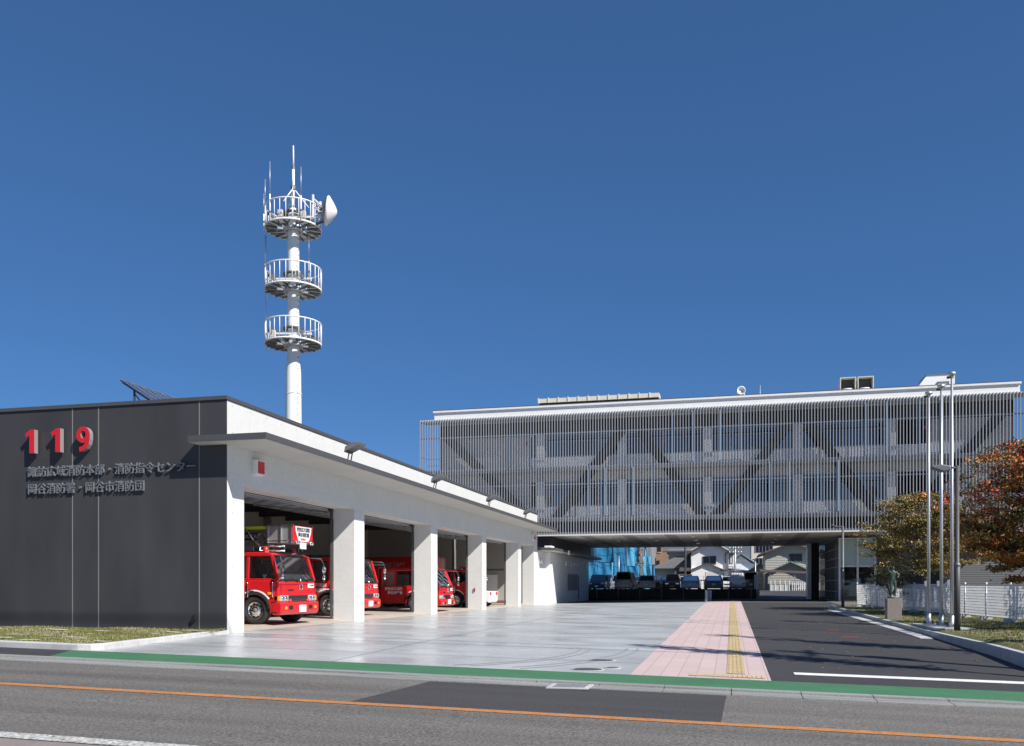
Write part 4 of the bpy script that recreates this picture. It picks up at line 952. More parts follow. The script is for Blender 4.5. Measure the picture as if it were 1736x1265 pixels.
S3 = dict(base, W=2.1, L=3.0, zb=.34, zs=1.16, zt=2.05, rake=.42, axle=-1.25, arch=.47, wr=.38, bump=(.26, .56), rear=[-4.6], len=5.8, body_top=2.1,
          pil=[(-1.28, -1.16), (-2.3, -2.2), (-3.0, -2.9)], wins=[(-.12, -1.14, 1), (-1.3, -2.18, 0)], doors=[-1.22, -2.25], text=(-2.75, 1.0, .15))
P3 = fire_truck('fire_engine', 'small red double-cab fire engine in the third bay beside the taller box-bodied one', S3)
m = MB(); m.tube([(-5.5, -.55, 2.2), (-3.1, -.55, 2.2)], .06, 'galv', 8); m.tube([(-5.5, -.3, 2.2), (-3.1, -.3, 2.2)], .06, 'galv', 8); m.box(-2.2, -1.5, -.6, .6, 2.052, 2.14, 'lamp_red'); m.build('roof_rack', P3)
P3.location = (-13.3, 40.3, .1)
S4 = dict(base, W=2.1, L=2.15, zb=.36, zs=1.34, zt=2.12, rake=.36, axle=-.98, arch=.48, wr=.40, bump=(.28, .6), rear=[-5.0], len=6.6, body_top=1.95, text=(-1.75, 1.02, .13))
P4 = fire_truck('fire_engine', 'red fire engine with a tall box body behind its cab, beside the white car', S4)
m = MB(); m.box(-6.6, -2.25, -1.05, 1.05, 2.01, 2.84, 'red_dark'); m.build('box_body', P4, .03)
m = MB(); m.box(-2.249, -2.24, -.9, .75, 2.15, 2.78, 'red'); m.build('box_front_panel', P4)
m = MB(); text_mb(m, 'FIRE DEPT', .3, (-5.3, -1.055, 2.3), X3, Z3, -Y3, .004, 'galv', offset=.004); m.build('box_lettering', P4)
m = MB(); m.box(-.75, -.45, -.75, .75, 2.121, 2.28, 'lamp_red'); m.build('light_bar', P4, .04)
P4.location = (-13.92, 47.7, .1)

def car(name, label, Lc, W, H, kind, paint, loc, rz, plate='plate_white', group='cars in the raised car park', cat='car', detail=True):
    """forward is +X; kinds: sedan, hatch, van, kei, truck"""
    root = empty(name, (0, 0, 0), label, cat, group)
    r = .31 if H > 1.3 else .29; zb = .22; h = W / 2; a = Lc / 2
    belt = {'sedan': .66, 'hatch': .62, 'van': .56, 'kei': .58, 'truck': .62}[kind] * H if kind != 'sedan' else .64 * H
    hood = {'sedan': .58 * H, 'hatch': .55 * H, 'van': .53 * H, 'kei': .52 * H, 'truck': .6 * H}[kind]
    fx, rx = a - .62, -a + .62
    c0, c1, c2, c3 = {'sedan': (.18 * Lc, .06 * Lc, -.2 * Lc, -.34 * Lc), 'hatch': (.24 * Lc, .08 * Lc, -.36 * Lc, -.47 * Lc), 'van': (.33 * Lc, .2 * Lc, -.465 * Lc, -.49 * Lc), 'kei': (.33 * Lc, .2 * Lc, -.45 * Lc, -.49 * Lc), 'truck': (.46 * Lc, .36 * Lc, .06 * Lc, .04 * Lc)}[kind]
    tr = belt if kind != 'sedan' else belt - .02
    m = MB(); dxx = r + .05
    def arch(cx): return ell(cx, r, r + .05, 170, 10, 8) if False else ell(cx, r, r + .05, 10, 170, 8)
    low = [(-a, zb + .12), (-a + .02, hood + .02), (-a + .08, tr), (c3, belt), (c0, belt), (a - .25, hood), (a - .03, hood - .15), (a, zb + .2), (a - .06, zb)] + ell(fx, r, r + .06, 0, 180, 8) + ell(rx, r, r + .06, 0, 180, 8) + [(-a + .05, zb)]
    if kind == 'truck': low = [(-a, .62), (-a, .84), (c3, .84), (c3, belt), (c0, belt), (a - .06, hood - .1), (a, .5), (a - .05, zb)] + ell(fx, r, r + .06, 0, 180, 8) + ell(rx, r, r + .06, 0, 180, 8) + [(-a + .05, zb + .2)]
    m.prism(low, (0, -h, 0), X3, Z3, Y3, W, paint); m.build('body', root, .08)
    m = MB(); ti = .2
    bot = [(c0, h - .03), (c3, h - .03), (c3, -h + .03), (c0, -h + .03)]; top = [(c1, h - ti), (c2, h - ti), (c2, -h + ti), (c1, -h + ti)]
    v = [(x, y, belt - .02) for x, y in bot] + [(x, y, H) for x, y in top]
    m.add(v, [(4, 5, 6, 7), (0, 1, 5, 4), (1, 2, 6, 5), (2, 3, 7, 6), (3, 0, 4, 7)], paint); m.build('cabin', root, .07)
    B = [Vector(q) for q in v]
    def win(i0, i1, i2, i3, u0, u1, w0, w1, nm):
        p_ = lambda u, w: (B[i0].lerp(B[i1], u)).lerp(B[i3].lerp(B[i2], u), w)
        q = [p_(u0, w0), p_(u1, w0), p_(u1, w1), p_(u0, w1)]; n_ = (q[1] - q[0]).cross(q[3] - q[0]).normalized()
        cen = Vector((0, 0, H * .7))
        if n_.dot(sum(q, Vector()) / 4 - cen) < 0: n_ = -n_
        mm_ = MB(); mm_.quad(*[x + n_ * .012 for x in q], 'car_glass'); mm_.build(nm, root)
    win(1, 2, 6, 5, .08, .92, .12, .88, 'rear_window'); win(3, 0, 4, 7, .06, .94, .1, .92, 'windscreen')
    win(0, 1, 5, 4, .1, .5, .12, .85, 'side_window'); win(0, 1, 5, 4, .54, .93, .12, .85, 'side_window'); win(2, 3, 7, 6, .07, .46, .12, .85, 'side_window'); win(2, 3, 7, 6, .5, .9, .12, .85, 'side_window')
    for s_ in (-1, 1):
        wheel(root, fx, s_ * (h - .1), r, .2, s_, False, False); wheel(root, rx, s_ * (h - .1), r, .2, s_, False, False)
        m = MB(); m.box(a - .14, a - .005, s_ * (h - .26) - .17, s_ * (h - .26) + .17, hood - .22, hood - .08, 'lens'); m.build('headlight', root, .02)
        m = MB(); zz = .84 if kind == 'truck' else tr
        m.box(-a - .005, -a + .12, s_ * (h - .17) - .13, s_ * (h - .17) + .13, zz - .24, zz - .06, 'lamp_red'); m.build('tail_lamp', root, .015)
        m = MB(); m.box(c0 - .12, c0 + .02, s_ * (h + .08) - .1, s_ * (h + .08) + .1, belt + .02, belt + .16, paint); m.build('mirror', root, .03)
    m = MB(); m.box(a - .02, a + .012, -.17, .17, zb + .15, zb + .31, plate); m.build('number_plate', root)
    m = MB(); m.box(-a - .012, -a + .02, -.17, .17, zb + .32, zb + .48, plate); m.build('number_plate', root)
    m = MB(); m.box(a - .06, a + .004, -h * .5, h * .5, hood - .25, hood - .12, 'black'); m.box(a - .05, a + .002, -h * .7, h * .7, zb + .04, zb + .13, 'black'); m.build('grille', root)
    if kind == 'truck':
        m = MB()
        for y0, y1, x0, x1 in ((-h, -h + .04, -a, c3 - .1), (h - .04, h, -a, c3 - .1), (-h, h, -a, -a + .04)): m.box(x0, x1, y0, y1, .842, 1.12, paint)
        m.build('cargo_bed', root)
        m = MB(); xg = c3 - .15
        for d in (0, -.1):
            m.tube([(xg + d, -h + .06, .9), (xg + d, -h + .12, 1.7), (xg + d, -h + .3, 1.86), (xg + d, h - .3, 1.86), (xg + d, h - .12, 1.7), (xg + d, h - .06, .9)], .035, 'white_gloss', 6)
        for yy in (-.35, -.12, .12, .35): m.tube([(xg, yy, 1.1), (xg, yy, 1.86)], .03, 'white_gloss', 6)
        for zz in (1.2, 1.35): m.tube([(xg, -h + .1, zz), (xg, h - .1, zz)], .04, 'white_gloss', 6)
        m.build('cab_guard', root)
    root.location = loc; root.rotation_euler = (0, 0, rz)
    return root
R = math.radians
# white car in the fourth bay, tail towards the apron
wc = car('parked_car', 'white car with red tail lamps and a curled spoiler inside the fourth bay', 4.5, 1.72, 1.45, 'sedan', 'car_white', (-15.78, 49.75, .1), R(180), group='cars at the station')
m = MB(); m.tube([(-1.95, .5, .95), (-2.15, .55, 1.02), (-2.25, .6, 1.12), (-2.15, .62, 1.2), (-2.05, .62, 1.16)], .04, 'white_gloss', 8); m.build('spoiler', wc)
PZ = .86
pk = MB(); pk.box(-40, 2.1, 80.4, 116, .1, PZ, 'gutter_conc'); structure(pk, 'car_park')
F, A_ = R(-90), R(90)      # nose to the street / tail to the street
for a in [
 ('parked_car', 'dark navy minivan facing the street beside the annex wall', 4.5, 1.72, 1.62, 'van', 'navy', (-12.95, 88.5, PZ), F),
 ('parked_car', 'silver minivan facing the street beside the grey van', 4.4, 1.7, 1.68, 'van', 'car_silver', (-11.6, 95., PZ), F),
 ('parked_van', 'tall grey van with its rear doors to the street', 4.4, 1.72, 1.85, 'van', 'car_grey', (-10.0, 86.2, PZ), A_),
 ('parked_car', 'small silver car facing the street behind the grey van', 3.8, 1.6, 1.42, 'hatch', 'car_silver', (-9.2, 98., PZ), F),
 ('parked_car', 'dark grey estate car with its tail to the street before the blue sheets', 4.5, 1.72, 1.5, 'hatch', 'car_grey', (-7.85, 86.4, PZ), A_),
 ('parked_car', 'black car with bright headlights behind the dark grey estate', 4.3, 1.7, 1.46, 'sedan', 'car_black', (-7.4, 96., PZ), F),
 ('parked_car', 'black boxy car with a yellow front plate', 3.4, 1.48, 1.62, 'kei', 'car_black', (-5.55, 87.5, PZ), F, 'plate_yellow'),
 ('parked_car', 'small white car with a yellow front plate', 3.4, 1.48, 1.5, 'kei', 'car_white', (-5.0, 96.5, PZ), F, 'plate_yellow'),
 ('parked_car', 'blue grey saloon with its tail to the street', 4.6, 1.72, 1.44, 'sedan', 'car_bluegrey', (-3.75, 86.2, PZ), A_),
 ('parked_car', 'black saloon with its tail to the street behind the wall', 4.6, 1.72, 1.44, 'sedan', 'car_black', (-1.62, 86.2, PZ), A_),
 ('parked_car', 'white car facing the street beside the flatbed truck', 4.2, 1.68, 1.45, 'sedan', 'car_white', (-.25, 93., PZ), F),
 ('parked_truck', 'small white flatbed truck with a tubular cab guard', 3.4, 1.5, 1.75, 'truck', 'car_white', (.55, 88.4, PZ), A_),
 ('parked_van', 'dark van beside the white corrugated fence', 4.0, 1.6, 1.85, 'van', 'car_black', (1.85, 91, PZ), A_)]:
    car(*a)
m = MB(); o = empty('vent_post', (-12.1, 88.6, PZ), 'white post with a wide cap between the navy and silver minivans', 'vent post')
m.tube([(-12.02, 88.6, PZ), (-12.02, 88.6, PZ + 1.0)], .12, 'white_gloss', 10); m.build('post', o)
m = MB(); m.lathe([(.14, .95), (.2, 1.2), (.34, 1.5), (.38, 1.62), (.1, 1.64), (0, 1.64)], (-12.02, 88.6, PZ), Z3, 'white_gloss', 16); m.box(-12.85, -12.0, 88.45, 88.8, PZ + 1.45, PZ + 1.63, 'white_gloss'); m.build('cap', o)
m = MB(); o = empty('storage_tank', (-6.65, 87, PZ), 'ribbed beige metal tank among the parked cars', 'tank')
m.lathe([(0, 0), (.3, 0), (.34, .05), (.34, .3), (.355, .32), (.34, .34), (.34, .62), (.355, .64), (.34, .66), (.34, .95), (.26, 1.05), (0, 1.08)], (-6.65, 87, PZ), Z3, 'drum_gold', 18); m.build('shell', o)
m = MB(); m.tube([(-6.65, 87, PZ + 1.05), (-6.65, 87, PZ + 1.3)], .06, 'galv', 8); m.build('valve', o)

# ================================================================ WALLS AND FENCES BEYOND THE DRIVEWAY
o = empty('retaining_wall', (-5, 80.2, .2), 'low black wall with pale posts below the car park', 'wall')
m = MB(); m.box(-13, 2.1, 80.1, 80.38, .1, 1.06, 'black_wall'); m.build('wall', o)
for k in range(8): m = MB(); m.box(-12.0 + k * 1.95, -11.94 + k * 1.95, 80.04, 80.098, .15, 1.06, 'mid_metal'); m.build('post', o)
o = empty('wire_fence', (-5, 80.25, 1.06), 'thin wire fence standing on the low black wall', 'fence')
for k in range(8):
    m = MB(); m.tube([(-12.9 + k * 2.1, 80.25, 1.06), (-12.9 + k * 2.1, 80.25, 2.2)], .022, 'mid_metal', 6); m.build('post', o)
m = MB()
for z in (1.15, 1.5, 1.85, 2.18): m.bar((-12.9, 80.25, z), (2.0, 80.25, z), .008, .008, 'mid_metal')
for k in range(100): m.bar((-12.9 + k * .15, 80.25, 1.1), (-12.9 + k * .15, 80.25, 2.18), .004, .004, 'mid_metal')
m.build('mesh', o)
o = empty('panel_fence', (2.3, 90, .3), 'white corrugated panel fence on a concrete footing beside the car park', 'fence')
m = MB(); m.box(2.15, 2.4, 80.2, 101, .1, .95, 'kerb_conc'); m.build('footing', o)
m = MB(); 
for k in range(58): y = 80.4 + k * .355; m.box(2.24, 2.31 + (.05 if k % 2 else 0), y, y + .352, 1.0, 2.36, 'white_gloss')
m.build('panel', o)
for k in range(9): m = MB(); m.box(2.12, 2.2, 80.4 + k * 2.55, 80.5 + k * 2.55, .95, 2.4, 'galv'); m.build('post', o)
o = empty('notice_board', (-1.6, 64, .2), 'thin grey slab standing at the far end of the pink paving', 'board')
m = MB(); m.slab((-1.78, 64.6, .19), (-1.5, 66.6, .19), (-1.5, 66.6, 1.02), (-1.78, 64.6, 1.02), .06, 'alu_blue'); m.build('panel', o)
m = MB(); m.bar((-1.72, 64.7, .12), (-1.72, 64.7, .98), .06, .06, 'galv'); m.bar((-1.47, 66.5, .12), (-1.47, 66.5, .98), .06, .06, 'galv'); m.build('frame', o)
o = empty('bicycle_shelter', (5, 106, .8), 'small open shelter with a brown roof beyond the driveway', 'shelter')
m = MB(); m.slab((3.2, 104.5, 3.05), (9.4, 104.5, 2.75), (9.4, 107.5, 3.0), (3.2, 107.5, 3.3), .1, 'roof_brown'); m.build('roof', o)
for xx in (4.3, 6.4, 7.0): m = MB(); m.bar((xx, 104.7, .6), (xx, 104.7, 2.9), .1, .1, 'galv'); m.build('post', o)
o = empty('low_gate', (5.3, 103, .7), 'low white panelled gate under the brown shelter roof', 'gate')
m = MB(); m.box(4.35, 6.25, 103, 103.06, .8, 1.5, 'kerb_conc'); m.build('panel', o)
m = MB()
for xx in (4.3, 4.75, 5.3, 5.85, 6.3): m.box(xx - .04, xx + .04, 102.95, 103.1, .55, 2.0, 'white_paint')
m.build('frame', o)
o = empty('picket_fence', (8.2, 104, .7), 'white picket fence between the gate and the black pier', 'fence')
m = MB()
for k in range(16): m.box(6.6 + k * .22, 6.68 + k * .22, 103.6, 103.66, .7, 1.75, 'white_paint')
m.build('picket', o)
m = MB(); m.box(6.5, 10.2, 103.67, 103.72, 1.0, 1.08, 'white_paint'); m.box(6.5, 10.2, 103.67, 103.72, 1.5, 1.58, 'white_paint'); m.build('rail', o)

# ================================================================ HOUSES BEHIND
def gable_roof(m, x0, x1, y0, y1, ze, zr, mat, th=.14, ov=.5, axis='y'):
    """ridge along axis, eaves at ze"""
    if axis == 'y':
        xm = (x0 + x1) / 2; k = (zr - ze) / (xm - x0)
        a = x0 - ov; b = x1 + ov
        m.slab((xm, y0 - ov, zr), (xm, y1 + ov, zr), (a, y1 + ov, ze - ov * k), (a, y0 - ov, ze - ov * k), th, mat)
        m.slab((b, y0 - ov, ze - ov * k), (b, y1 + ov, ze - ov * k), (xm, y1 + ov, zr), (xm, y0 - ov, zr), th, mat)
    else:
        ym = (y0 + y1) / 2; k = (zr - ze) / (ym - y0)
        a = y0 - ov; b = y1 + ov
        m.slab((x0 - ov, a, ze - ov * k), (x1 + ov, a, ze - ov * k), (x1 + ov, ym, zr), (x0 - ov, ym, zr), th, mat)
        m.slab((x0 - ov, ym, zr), (x1 + ov, ym, zr), (x1 + ov, b, ze - ov * k), (x0 - ov, b, ze - ov * k), th, mat)
def gable_wall(m, x0, x1, y, z0, ze, zr, mat): m.prism([(x0, z0), (x1, z0), (x1, ze), ((x0 + x1) / 2, zr), (x0, ze)], (0, y, 0), X3, Z3, Y3, .12, mat)
def house_window(o, x0, x1, y, z0, z1, f='dark_metal'):
    m = MB(); m.box(x0 - .06, x1 + .06, y - .09, y - .002, z0 - .06, z0, f); m.box(x0 - .06, x1 + .06, y - .09, y - .002, z1, z1 + .06, f); m.box(x0 - .06, x0, y - .09, y - .002, z0, z1, f); m.box(x1, x1 + .06, y - .09, y - .002, z0, z1, f)
    m.box((x0 + x1) / 2 - .03, (x0 + x1) / 2 + .03, y - .08, y - .003, z0, z1, f); w = m.build('window', o)
    m = MB(); m.box(x0, x1, y - .04, y - .02, z0, z1, 'glass_win'); m.build('pane', w)
B0 = 1.0
# white two-storey house
o = empty('white_house', (-2.2, 113, B0), 'white two-storey house with a brown gable roof behind the parked cars', 'house')
m = MB(); gable_wall(m, -4.86, -.35, 112, 3.3, 5.9, 6.95, 'stucco'); m.box(-4.86, -.35, 112.12, 120, 3.3, 5.9, 'stucco'); m.box(-4.86, -1.0, 111.0, 112.1, B0, 3.6, 'stucco'); m.box(-1.9, -.9, 111.02, 118, B0, 3.0, 'stucco_warm')
gable_wall(m, -4.86, -1.0, 110.9, B0, 3.35, 4.1, 'stucco'); m.build('wall', o)
m = MB(); gable_roof(m, -4.86, -.35, 112, 120, 5.75, 6.95, 'roof_brown', .16, .75); m.build('roof', o)
m = MB(); gable_roof(m, -4.86, -1.0, 110.9, 112, 3.4, 4.25, 'roof_brown', .12, .35); m.slab((-1.3, 110.6, 3.35), (2.6, 110.6, 2.85), (2.6, 114, 3.2), (-1.3, 114, 3.7), .12, 'roof_brown'); m.build('porch_roof', o)
m = MB(); m.box(-.35, .35, 111.6, 114.5, 3.75, 5.35, 'stucco'); m.build('bay', o)
m = MB(); m.box(-.25, .15, 111.56, 111.598, 4.1, 5.3, 'roof_brown'); m.box(-.12, .02, 111.53, 111.559, 4.15, 5.2, 'white_paint'); m.build('shutter_window', o)
house_window(o, -3.4, -1.9, 112, 4.15, 5.0)
m = MB(); m.box(-3.1, -1.5, 110.86, 110.898, 1.3, 3.1, 'stucco_warm'); m.build('garage_door', o)
m = MB(); m.tube([(-.5, 111.9, 5.6), (-.75, 111.9, 5.3), (-.75, 111.9, 4.2)], .05, 'dark_metal', 6); m.tube([(-4.9, 111.85, 5.5), (-4.9, 111.85, 3.6)], .05, 'mid_metal', 6); m.build('rain_pipe', o)
# grey house with long hipped roof
o = empty('grey_house', (-7, 118, B0), 'grey blue house with dark tiled roofs beside the white house', 'house')
m = MB(); m.box(-9.9, -4.3, 117.6, 126, B0, 4.0, 'stucco_blue'); m.box(-8.2, -3.8, 119.5, 127, 4.0, 6.3, 'stucco_blue'); m.build('wall', o)
m = MB()
m.add([(-10.4, 117, 3.7), (-3.9, 117, 3.7), (-4.6, 120, 5.6), (-6.4, 120, 5.7), (-10.4, 124, 3.7)], [(0, 1, 2, 3), (0, 3, 4)], 'roof_tile'); m.slab((-10.4, 117, 3.6), (-3.9, 117, 3.6), (-3.9, 117.02, 3.72), (-10.4, 117.02, 3.72), .1, 'dark_metal')
gable_roof(m, -8.2, -3.8, 119.5, 127, 6.2, 7.2, 'roof_tile', .15, .7, 'x'); m.build('roof', o)
house_window(o, -8.2, -6.6, 117.6, 1.5, 2.6); m = MB(); m.box(-9.3, -9.1, 117.5, 117.598, 2.3, 2.6, 'galv'); m.build('vent', o)
o = empty('small_shed', (-5.5, 112, B0), 'small shed with a rusty brown roof between the two houses', 'shed')
m = MB(); m.box(-6.4, -4.95, 111.2, 114, B0, 2.75, 'stucco_warm'); m.build('wall', o); m = MB(); m.slab((-6.9, 110.7, 2.75), (-4.7, 110.7, 2.75), (-4.7, 114, 3.5), (-6.9, 114, 3.5), .12, 'roof_brown'); m.slab((-6.3, 110.9, 3.2), (-4.9, 110.9, 3.3), (-4.9, 113, 3.9), (-6.3, 113, 3.8), .1, 'roof_brown'); m.build('roof', o)
# right beige house
o = empty('beige_house', (6.5, 109, B0), 'beige house with a wide gable and a lower green-edged gable beyond the driveway', 'house')
m = MB(); gable_wall(m, 3.95, 9.9, 110, .5, 5.5, 6.5, 'siding_house'); m.box(3.95, 9.9, 110.12, 118, .5, 5.5, 'siding_house'); m.build('wall', o)
m = MB(); gable_roof(m, 3.95, 9.9, 110, 118, 5.45, 6.55, 'roof_brown', .16, .8); m.build('roof', o)
house_window(o, 6.75, 8.1, 110, 4.3, 5.1)
m = MB(); gable_wall(m, 4.2, 9.2, 108.4, .5, 3.15, 4.15, 'siding_house'); m.box(4.2, 9.2, 108.52, 109.9, .5, 3.15, 'siding_house'); m.build('annex_wall', o)
m = MB(); gable_roof(m, 4.2, 9.2, 108.4, 109.9, 3.1, 4.3, 'roof_green', .14, .6); m.build('annex_roof', o)
o = empty('green_house', (3.2, 118, B0), 'small gabled house with a pale green gable behind the corrugated fence', 'house')
m = MB(); gable_wall(m, 1.9, 5.3, 119, .8, 3.3, 4.1, 'siding_house'); m.box(1.9, 5.3, 119.12, 126, .8, 3.3, 'siding_house'); m.build('wall', o); m = MB(); gable_roof(m, 1.9, 5.3, 119, 126, 3.3, 4.3, 'roof_green', .14, .5); m.build('roof', o)
o = empty('blue_roof_house', (2, 130, B0), 'house with pale metal roofs glimpsed beside the white house', 'house')
m = MB(); m.box(-.5, 3.2, 132, 140, .8, 4.6, 'stucco'); m.build('wall', o); m = MB(); m.slab((.2, 129, 3.6), (4.4, 129, 2.7), (4.4, 133, 3.4), (.2, 133, 4.3), .1, 'alu_blue'); gable_roof(m, -.5, 3.2, 132, 140, 4.9, 6.2, 'alu_blue', .14, .5); m.build('roof', o)
# brick block
o = empty('brick_building', (-11, 152, B0), 'tan brick building with small dark windows behind the blue sheets', 'building')
m = MB(); m.box(-15.5, -9.6, 150, 160, .8, 12, 'brick'); m.build('wall', o)
for (x, z) in ((-13.3, 7.1), (-11.8, 7.1), (-12.0, 4.6), (-13.4, 4.6)):
    m = MB(); m.box(x - .25, x + .25, 149.9, 149.998, z, z + 1.1, 'black'); m.box(x - .3, x + .3, 149.88, 149.998, z - .1, z - .002, 'stucco_warm'); m.build('window', o)
# scaffolded house in blue sheets
o = empty('scaffolded_house', (-13.5, 113, B0), 'house under construction wrapped in blue sheets and scaffolding', 'building site')
def sheet_panel(x0, x1, z0, z1, y, mat, sag=.18):
    m = MB(); n_, k_ = 14, 10; vs = []
    for j in range(k_ + 1):
        for i in range(n_ + 1):
            u, v_ = i / n_, j / k_; x = x0 + (x1 - x0) * u
            vs.append((x, y + sag * .35 * math.sin(u * 9 + v_ * 4 + x0) + sag * .6 * math.sin(u * 4 - v_ * 5 + x0 * 2), z0 + (z1 - z0) * v_))
    m.add(vs, [(j * (n_ + 1) + i, j * (n_ + 1) + i + 1, (j + 1) * (n_ + 1) + i + 1, (j + 1) * (n_ + 1) + i) for j in range(k_) for i in range(n_)], mat, True)
    return m.build('blue_sheet', o)
for a in ((-18.2, -16.6, B0, 4.4, 112, 'tarp'), (-16.6, -15.0, B0, 4.3, 112, 'tarp'), (-15., -14.55, B0, 4.3, 112.1, 'tarp_light'), (-17.2, -14.6, 4.4, 8, 112.3, 'tarp'), (-14.5, -12.9, 2.0, 8, 112, 'tarp'), (-12.85, -11.6, 3.9, 8, 112, 'tarp_light'), (-12.85, -11.5, B0, 3.9, 112, 'tarp'), (-11.5, -11.25, B0, 4, 112.1, 'tarp_light'), (-10.75, -10.4, 5.2, 8, 112.6, 'tarp_light'), (-10.85, -9.75, B0, 5.1, 112, 'tarp_light'), (-9.75, -9.4, B0, 4.1, 112.2, 'tarp')): sheet_panel(*a)
m = MB(); m.box(-18, -10, 113.2, 121, B0, 7.8, 'grey_siding'); m.build('house_shell', o)
m = MB()
for x in (-16.6, -14.55, -12.88, -11.2, -10.85, -9.76): m.tube([(x, 111.75, B0), (x, 111.75, 8.2)], .028, 'mid_metal', 6)
for z in (2.6, 4.3, 6.0): m.tube([(-18.2, 111.8, z), (-9.4, 111.8, z)], .022, 'mid_metal', 6); m.box(-11.35, -10.7, 111.9, 112.9, z - .1, z, 'brown_wood')
m.tube([(-11.3, 111.85, 2.6), (-10.75, 111.85, 4.3), (-11.3, 111.85, 6.)], .03, 'steel', 6); m.build('scaffold', o)
o = empty('white_block', (4.8, 172, B0), 'distant cream block with rows of greenish windows', 'building')
m = MB(); m.box(3.6, 12, 170, 182, .5, 12, 'stucco_warm'); m.build('wall', o)
for z in (2.5, 5.1, 7.7): m = MB(); m.box(4.35, 7.5, 169.9, 169.998, z, z + 1.5, 'glass_win'); [m.box(4.35 + k * .6, 4.41 + k * .6, 169.85, 169.899, z, z + 1.5, 'alu') for k in range(6)]; m.build('window', o)
o = empty('netted_frame', (2.0, 165, B0), 'tall grey frame of thin uprights before the hillside', 'frame')
m = MB()
for k in range(9): m.bar((.2 + k * .4, 164, .8), (.2 + k * .4, 164, 6.8 - .12 * k), .05, .05, 'alu_blue')
m.build('upright', o); m = MB(); m.box(.2, 3.5, 164.1, 164.14, 3.0, 3.08, 'alu_blue'); m.box(.2, 3.5, 164.1, 164.14, 5.0, 5.08, 'alu_blue'); m.build('rail', o)
h_ = MB(); vs = []; n_, k_ = 60, 14
for j in range(k_ + 1):
    for i in range(n_ + 1):
        x = -420 + 840 * i / n_; y = 300 + j * 40
        vs.append((x, y, -1 + 30 * math.sin(math.pi * j / k_ * .62) * (1 + .25 * math.sin(x * .018) + .12 * math.sin(x * .06 + j))))
h_.add(vs, [(j * (n_ + 1) + i, j * (n_ + 1) + i + 1, (j + 1) * (n_ + 1) + i + 1, (j + 1) * (n_ + 1) + i) for j in range(k_) for i in range(n_)], 'hill', True)
structure(h_, 'hillside')
# poles in the car park
def small_lamp(name, x, y, z0, hgt, label, cat, mat='galv', head=1):
    o = empty(name, (x, y, z0), label, cat)
    m = MB(); m.tube([(x, y, z0), (x, y, z0 + hgt)], [.07, .05], mat, 8); m.build('pole', o)
    m = MB(); m.prism([(-.35, -.02), (.12, -.05), (.16, .04), (-.3, .1)], (x, y - .12, z0 + hgt), X3, Z3, Y3, .24, 'dark_metal'); m.build('lamp_head', o); return o
small_lamp('car_park_lamp', -12.55, 101, PZ, 4.1, 'thin white lamp post before the blue sheets', 'lamp post')
small_lamp('car_park_lamp', 2.62, 103, .7, 3.6, 'thin white lamp post at the end of the corrugated fence', 'lamp post')
o = empty('utility_pole', (-4.85, 97, PZ), 'dark slim pole rising in front of the grey house', 'pole'); m = MB(); m.tube([(-4.85, 97, PZ), (-4.85, 97, 9)], .11, 'dark_metal', 8); m.build('shaft', o); m = MB(); m.box(-5.3, -4.4, 96.95, 97.05, 8.2, 8.3, 'dark_metal'); m.build('crossarm', o)
o = empty('utility_pole', (.42, 106, PZ), 'pale utility pole with insulators behind the flatbed truck', 'pole'); m = MB(); m.tube([(.42, 106, PZ), (.42, 106, 6.3)], [.12, .09], 'galv', 8); m.build('shaft', o)
m = MB()
for z in (5.2, 5.7): m.box(-.3, 1.2, 105.9, 106.0, z, z + .07, 'mid_metal'); [m.lathe([(.05, 0), (.07, .08), (.03, .16)], (xx, 105.95, z + .07), Z3, 'white_gloss', 8) for xx in (-.2, .2, .8, 1.1)]
m.build('crossarm', o)

# ================================================================ BANK: FLAGPOLES, LAMPS, STATUE, FENCES
pad = MB(); zp = lawn_z(6.4, 30)
pad.box(5.95, 7.0, 28.5, 32.3, zp - .1, zp + .05, 'kerb_conc'); o = pad.build('flagpole_plinth'); tag(o, 'pale concrete strip carrying the three flagpoles', 'plinth')
FL = ['flagpole farthest from the street of the three on the concrete strip', 'flagpole in the middle of the three on the concrete strip', 'tallest looking flagpole, directly behind the dark lamp post']
for i, (x, y, zt) in enumerate(((6.32, 31.5, 7.62), (6.47, 30.4, 7.60), (6.52, 29.25, 7.72))):
    if i == 0:
        z0 = zp + .05
        o = empty('flagpole', (0, 0, 0), FL[0], 'flagpole', 'flagpoles on the bank')
        m = MB(); m.tube([(0, 0, 0), (0, 0, 3.5), (0, 0, 7.5)], [.052, .048, .036], 'galv', 14); m.build('pole', o)
        m = MB(); m.lathe([(.0, .1), (.11, .06), (.12, .0), (.06, -.03), (.05, -.1)], (0, 0, 7.55), Z3, 'galv', 14); m.lathe([(.05, 0), (.05, .06)], (-.1, 0, 7.44), Z3, 'dark_metal', 8); m.build('finial', o)
        m = MB(); m.lathe([(.19, 0), (.19, .03), (.085, .03), (.08, .34), (.055, .36)], (0, 0, 0), Z3, 'galv', 14)
        for a in range(4): m.tube([(.15 * math.cos(a * 1.57 + .8), .15 * math.sin(a * 1.57 + .8), .02), (.15 * math.cos(a * 1.57 + .8), .15 * math.sin(a * 1.57 + .8), .13)], .022, 'dark_metal', 6)
        m.build('base', o)
        m = MB(); m.box(-.13, -.06, -.03, .03, 1.25, 1.42, 'galv'); m.build('cleat', o)
        fp = o
    else: o = copy_tree(fp); o['label'] = FL[i]
    o.location = (x, y, z0); o.scale = (1, 1, (zt - z0) / 7.55)
zl = lawn_z(6.42, 28.27)
o = empty('street_lamp', (6.44, 28.25, zl), 'dark grey street lamp with a flat head in front of the flagpoles', 'street lamp')
